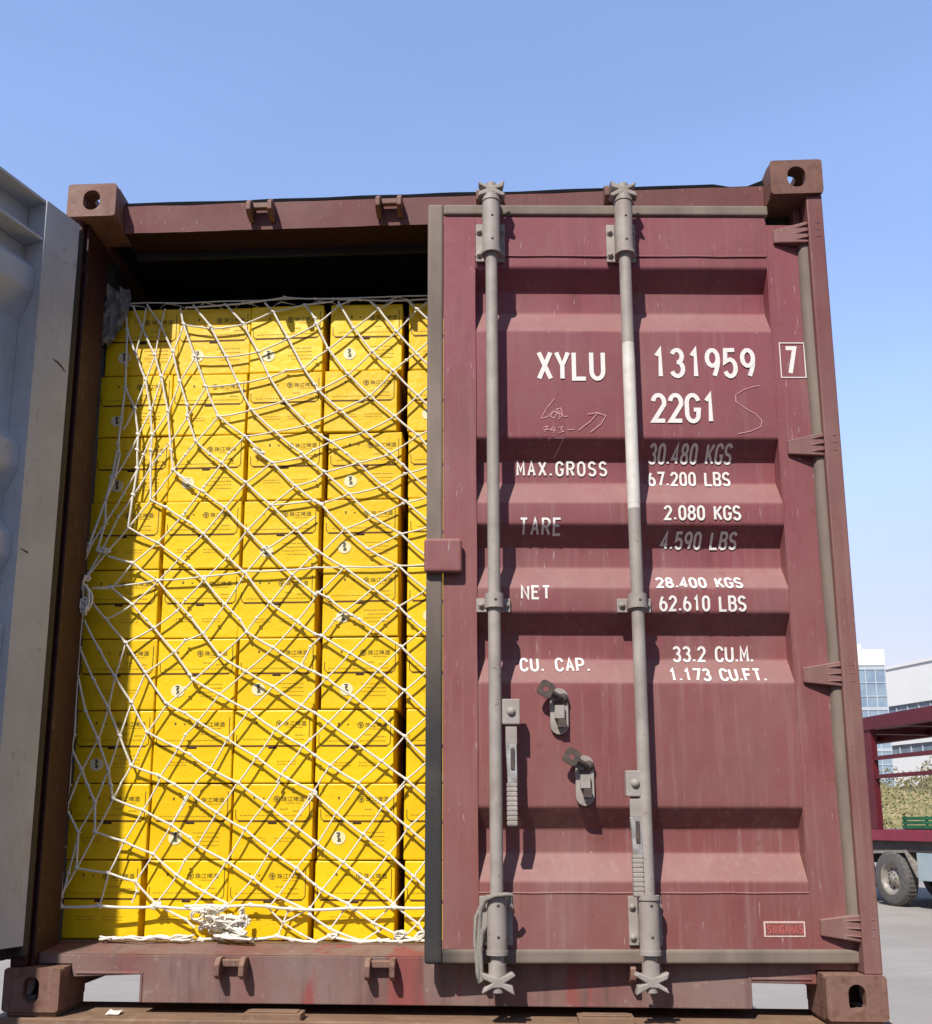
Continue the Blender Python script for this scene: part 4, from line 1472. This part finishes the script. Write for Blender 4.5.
m = MB()
m.box(-0.03, 2.47, -0.035, 0.26, -0.16, -0.014)
m.box(-0.03, 2.47, -0.05, -0.036, -0.20, -0.006)
for x0 in (0.01, 2.286):
    m.box(x0, x0 + 0.142, 0.01, 0.17, -0.0138, -0.001)
tpart(m, 'rear_bolster', M['chassis'], 0.004)
for u0, u1 in ((244, 302), (578, 634)):
    a = at_y(u0, 1010, 0.0).x
    b = at_y(u1, 1010, 0.0).x
    m = MB()
    m.box(a, b, -0.02, 0.05, -0.0135, 0.006)
    m.box(a + 0.012, b - 0.012, -0.006, 0.036, 0.0062, 0.010)
    tpart(m, 'pad', M['chassis'], 0.003)
m = MB()
m.box(0.0, 2.44, 5.75, 6.05, -0.16, -0.002)
tpart(m, 'front_bolster', M['chassis'], 0.004)
for x in (0.78, 1.56):
    m = MB()
    m.box(x, x + 0.012, 0.261, 7.6, -0.4, -0.06)
    m.box(x - 0.06, x + 0.072, 0.261, 5.749, -0.0598, -0.044)
    m.box(x - 0.06, x + 0.072, 0.261, 7.6, -0.416, -0.4005)
    tpart(m, 'main_beam', M['chassis'])


def wheel(parent, c, r, wd, loc, ax='x', outer=-1):
    """tyre with treaded shoulder, dished rim with hub; axis along x"""
    hubm = MB()
    ty = MB()
    prof_ = [(-0.5, 0.60), (-0.5, 0.86), (-0.44, 0.955), (-0.30, 1.0), (0.30, 1.0), (0.44, 0.955), (0.5, 0.86), (0.5, 0.60)]
    n = 40
    b = len(ty.v)
    for k in range(n):
        a = 2 * math.pi * k / n
        for px, pr in prof_:
            q = pr * r
            ty.v.append((c[0] + px * wd, c[1] + q * math.cos(a), c[2] + q * math.sin(a)))
    p_ = len(prof_)
    for k in range(n):
        j = (k + 1) % n
        for i in range(p_ - 1):
            ty.face([b + k * p_ + i, b + k * p_ + i + 1, b + j * p_ + i + 1, b + j * p_ + i], 0, True)
    for k in range(n):
        a = 2 * math.pi * (k + 0.5) / n
        for xx in (-0.22, 0, 0.22):
            ty.box(c[0] + (xx - 0.08) * wd, c[0] + (xx + 0.08) * wd, c[1] + r * 0.998 * math.cos(a) - 0.012, c[1] + r * 0.998 * math.cos(a) + 0.012, c[2] + r * 0.998 * math.sin(a) - 0.012, c[2] + r * 0.998 * math.sin(a) + 0.012)
    rp = [(-0.48, 0.60), (-0.46, 0.56), (-0.30, 0.52), (-0.12, 0.44), (-0.06, 0.30), (-0.30, 0.26), (-0.34, 0.16), (-0.42, 0.12), (-0.42, 0.0)]
    b = 0
    for k in range(n):
        a = 2 * math.pi * k / n
        for px, pr in rp:
            hubm.v.append((c[0] - outer * px * wd, c[1] + pr * r * math.cos(a), c[2] + pr * r * math.sin(a)))
    p_ = len(rp)
    for k in range(n):
        j = (k + 1) % n
        for i in range(p_ - 1):
            hubm.face([k * p_ + i, k * p_ + i + 1, j * p_ + i + 1, j * p_ + i], 0, True)
    for k in range(8):
        a = 2 * math.pi * k / 8
        hubm.dome((c[0] + outer * 0.29 * wd, c[1] + 0.21 * r * math.cos(a), c[2] + 0.21 * r * math.sin(a)), 0.018, 0.03, (outer, 0, 0), 8, 1)
        hubm.dome((c[0] + outer * 0.10 * wd, c[1] + 0.37 * r * math.cos(a + 0.3), c[2] + 0.37 * r * math.sin(a + 0.3)), 0.03, 0.012, (outer, 0, 0), 8, 1)
    wo_ = empty('wheel', (0, 0, 0))
    wo_.parent = parent
    wo_.location = loc
    ty.build('tyre', M['tyre'], wo_)
    hubm.build('rim', [M['rim'], M['dark_iron']], wo_)
    return wo_


for y in (1.75, 3.05):
    for x, o_ in ((0.14, -1), (W - 0.14, 1)):
        wheel(tr, (x, y, GZ + 0.5), 0.5, 0.28, TOFF, outer=o_)
    m = MB()
    m.box(0.3, W - 0.3, y - 0.06, y + 0.06, GZ + 0.44, GZ + 0.56)
    tpart(m, 'axle', M['truck_under'])
for x in (0.6, 1.76):
    m = MB()
    m.box(x, x + 0.09, 6.3, 6.39, GZ + 0.03, -0.2)
    m.box(x - 0.06, x + 0.15, 6.25, 6.44, GZ, GZ + 0.03)
    tpart(m, 'landing_leg', M['truck_under'])
# scrap of paper on the bolster
m = MB()
p = CAM_P + ray(115, 1009) * ((0.0 - CAM_P.z) / ray(115, 1009).z)
for i in range(4):
    for j in range(3):
        m.v.append((p.x - 0.02 + i * 0.013, p.y - 0.02 + j * 0.018, -0.012 + 0.012 * abs(noise.noise((i * 1.3, j * 1.7, 3))) + (0.004 if j else 0)))
for i in range(3):
    for j in range(2):
        m.face([i * 3 + j, i * 3 + j + 1, (i + 1) * 3 + j + 1, (i + 1) * 3 + j])
tag(m.build('paper_scrap', M['rope']), 'small pale scrap of paper on the orange trailer beam', 'litter')

# ------------------------------------------------------------------ red flatbed truck to the right
TKO = Vector((9.3, 17.6, GZ))
ang = math.atan2(-0.973, 0.23)            # local +x runs towards the viewer's right
tk = empty('flatbed_truck', TKO, ang)
tag(tk, 'dark red frame-sided truck parked beyond the container', 'truck')
# local: x forward, y into... lateral (+y away from camera side is negative), z from the ground
YI = 2.4


def kpart(m, name, mat, bevel=0.0):
    return m.build(name, mat, tk, bevel)


m = MB()
m.box(-5.4, 7.4, 0, YI, 1.29, 1.51)
kpart(m, 'deck', M['truck_deck'], 0.01)
m = MB()
m.box(-5.4, 7.4, 0.1, YI - 0.1, 1.08, 1.2895)
for yy in (0.7, 1.6):
    m.box(-5.3, 9, yy, yy + 0.12, 0.80, 1.0795)
kpart(m, 'underframe', M['truck_under'])
m = MB()
m.box(-5.5, 7.5, -0.03, 0.12, 3.56, 3.82)
m.box(-5.5, 7.5, YI - 0.12, YI + 0.03, 3.56, 3.82)
for k in range(8):
    m.box(-5.4 + k * 1.82, -5.25 + k * 1.82, 0.121, YI - 0.121, 3.60, 3.72)
m.box(-5.49, 7.49, 0.02, YI - 0.02, 3.8205, 3.85)
kpart(m, 'top_frame', M['truck_red'], 0.01)
for xx, yy in ((-5.4, 0.0), (-0.66, 0.0), (3.4, 0.0), (7.1, 0.0), (-5.4, YI - 0.14), (5.2, YI - 0.14), (7.1, YI - 0.14)):
    m = MB()
    m.box(xx, xx + 0.24, yy, yy + 0.14, 1.5105, 3.5595)
    kpart(m, 'post', M['truck_red'], 0.01)
for zz in (2.55, 2.93):
    for xa, xb in ((-5.1595, -0.6605), (-0.4195, 3.3995), (3.6405, 7.0995)):
        m = MB()
        m.box(xa, xb, 0.03, 0.10, zz, zz + 0.08)
        kpart(m, 'rail', M['truck_red'])
m = MB()
m.box(0.66, 2.7, 0.06, 0.7, 0.55, 1.07)
m.box(1.2, 1.5, 0.052, 0.0595, 0.66, 0.98, 1)
m.box(1.9, 2.2, 0.052, 0.0595, 0.66, 0.98, 1)
kpart(m, 'tool_box', [M['tool_blue'], M['grey_wall']], 0.012)
m = MB()
m.add([(-0.92, 0.08, 1.07), (0.32, 0.08, 1.12), (0.64, 0.08, 0.60), (0.58, 0.08, 0.60), (0.27, 0.08, 1.06), (-0.9, 0.08, 1.02),
       (-0.92, 0.6, 1.07), (0.32, 0.6, 1.12), (0.64, 0.6, 0.60), (0.58, 0.6, 0.60), (0.27, 0.6, 1.06), (-0.9, 0.6, 1.02)],
      [(0, 1, 2, 3, 4, 5), (6, 11, 10, 9, 8, 7), (0, 6, 7, 1), (1, 7, 8, 2), (3, 9, 10, 4), (4, 10, 11, 5)])
kpart(m, 'mudguard', M['rim'])


def kwheel(x, near):
    w_ = wheel(tk, (0, 0, 0), 0.545, 0.28, (0, 0, 0), outer=-1)
    w_.location = (x, 0.18 if near else YI - 0.18, 0.545)
    w_.rotation_euler = (0, 0, R(90 if near else -90))


for x in (-0.2, -1.55, 5.4):
    for nr in (True, False):
        kwheel(x, nr)
m = MB()
m.box(7.55, 9.6, 0.02, YI - 0.02, 0.75, 3.3)
kpart(m, 'cab', M['truck_red'], 0.12)


def tkp(x, y, z):
    return Matrix.Translation(TKO) @ Matrix.Rotation(ang, 4, 'Z') @ Vector((x, y, z))


cr = empty('green_crate', tkp(1.5, 0.55, 1.5105), ang)
tag(cr, 'green slatted crate riding on the red truck deck', 'crate')
m = MB()
for k in range(3):
    z0 = 0.02 + k * 0.085
    m.box(-1.4, 1.4, -0.35, -0.33, z0, z0 + 0.065)
    m.box(-1.4, 1.4, 0.33, 0.35, z0, z0 + 0.065)
    m.box(-1.4, -1.38, -0.329, 0.329, z0, z0 + 0.065)
    m.box(1.38, 1.4, -0.329, 0.329, z0, z0 + 0.065)
m.build('slats', M['green'], cr)
m = MB()
for k in range(5):
    m.box(-1.37 + k * 0.67, -1.31 + k * 0.67, -0.329, -0.31, 0.0, 0.27)
m.box(-1.37, 1.37, -0.309, 0.329, 0.001, 0.02)
m.build('crate_frame', M['green'], cr)
tp = empty('tarpaulin', tkp(1.7, 1.5, 1.5105), ang)
tag(tp, 'dark folded tarpaulin with a pale blue band behind the green crate', 'tarpaulin')
m = MB()
nn = 24
for i in range(nn + 1):
    for j in range(9):
        a = math.pi * j / 8
        x = -1.3 + 3.0 * i / nn
        hgt = (0.66 + 0.10 * noise.noise((i * 0.4, 0, 2))) * (1 - 0.5 * abs(2 * i / nn - 1) ** 3)
        m.v.append((x, -0.5 * math.cos(a), hgt * math.sin(a) + 0.01 + 0.03 * noise.noise((i * 0.6, j * 0.8, 1)) * math.sin(a)))
for i in range(nn):
    for j in range(8):
        m.face([i * 9 + j, i * 9 + j + 1, (i + 1) * 9 + j + 1, (i + 1) * 9 + j], 1 if 2 <= j <= 4 and i % 6 in (1, 2, 3) and i > 8 else 0, True)
m.build('sheet', [M['tarp'], M['tarp_blue']], tp)

# ------------------------------------------------------------------ far buildings and the overgrown bank
tw = empty('glass_tower', (33.0, 92.0, GZ))
tag(tw, 'blue glass office block with a white parapet beyond the truck', 'building')
TW, TD, TH = 8.1, 9.0, 16.0
m = MB()
m.box(-TW / 2, TW / 2, -TD / 2, TD / 2, 0, TH)
m.build('glazing', M['tower_glass'], tw)
m = MB()
m.box(-TW / 2 - 0.05, TW / 2 + 0.05, -TD / 2 - 0.05, TD / 2 + 0.05, TH + 0.001, TH + 1.5)
m.box(-TW / 2 + 1.0, TW / 2 - 1.6, -TD / 2 + 1, TD / 2 - 1, TH + 1.501, TH + 2.2)
m.build('parapet', M['white_wall'], tw)
m = MB()
for k in range(13):
    z = 0.6 + k * 1.25
    m.box(-TW / 2 - 0.06, TW / 2 + 0.06, -TD / 2 - 0.06, -TD / 2 - 0.002, z, z + (0.28 if k % 3 == 0 else 0.08))
    m.box(TW / 2 + 0.002, TW / 2 + 0.06, -TD / 2, TD / 2, z, z + (0.28 if k % 3 == 0 else 0.08))
for k in range(10):
    x = -TW / 2 + TW * k / 9
    m.box(x - 0.04, x + 0.04, -TD / 2 - 0.05, -TD / 2 - 0.001, 0.1, TH - 0.1)
m.build('mullions', M['mullion'], tw)

wb = empty('white_building', (41.5, 99.0, GZ), math.atan2(-8, 3))
tag(wb, 'long white building with dark strip windows behind the truck', 'building')
BH, BL_ = 17.3, 46.0
zz = [(0.0, 4.2), (5.3, 8.2), (9.5, 12.25), (13.5, BH)]
for i, (a, b) in enumerate(zz):
    m = MB()
    m.box(-2, BL_, 0, 14, a, b)
    if i == len(zz) - 1:
        m.box(-2.1, BL_ + 0.1, -0.15, 14.15, b + 0.001, b + 0.35)
    m.build('wall', M['white_wall'], wb)
for a, b in zip(zz, zz[1:]):
    m = MB()
    m.box(-1.9, BL_ - 0.1, 0.25, 13.75, a[1] + 0.001, b[0] - 0.001)
    for k in range(int((BL_ + 2) / 1.5)):
        m.box(-1.95 + k * 1.5, -1.85 + k * 1.5, 0.16, 0.249, a[1] + 0.001, b[0] - 0.001, 1)
    m.build('strip_window', [M['glass'], M['mullion']], wb)

# overgrown bank
m = MB()
q = random.Random(5)
for k in range(36000):
    x = q.uniform(-6, 42)
    yb = q.uniform(0, 10)
    base = 7.2 * (1 - (abs(yb - 6) / 6.2) ** 2) * (0.85 + 0.35 * noise.noise((x * 0.22, yb * 0.2, 2)) + 0.15 * noise.noise((x * 0.9, yb, 5)))
    if base < 0.1:
        continue
    zc = base * (1 - q.random() ** 2.2 * 0.55)
    s_ = q.uniform(0.05, 0.13)
    a1 = Vector((q.gauss(0, 1), q.gauss(0, 1), q.gauss(0, 1))).normalized()
    a2 = a1.orthogonal().normalized()
    a3 = a1.cross(a2)
    c = Vector((x, yb, zc))
    m.add([c - a2 * s_, c + a3 * s_ * 0.55, c + a2 * s_, c - a3 * s_ * 0.55], [(0, 1, 2, 3)])
nb = 40
b0 = len(m.v)
for i in range(nb + 1):
    for j in range(8):
        x = -6 + 48 * i / nb
        yb = 10 * j / 7
        base = 6.8 * max(0, 1 - (abs(yb - 6) / 6.2) ** 2) * (0.8 + 0.3 * noise.noise((x * 0.22, yb * 0.2, 2)))
        m.v.append((x, yb, max(base - 0.3, -0.05)))
for i in range(nb):
    for j in range(7):
        m.face([b0 + i * 8 + j, b0 + i * 8 + j + 1, b0 + (i + 1) * 8 + j + 1, b0 + (i + 1) * 8 + j])
hb = m.build('hedge', M['hedge'], None, loc=(12, 58, GZ), recalc=False)
tag(hb, kind='stuff')
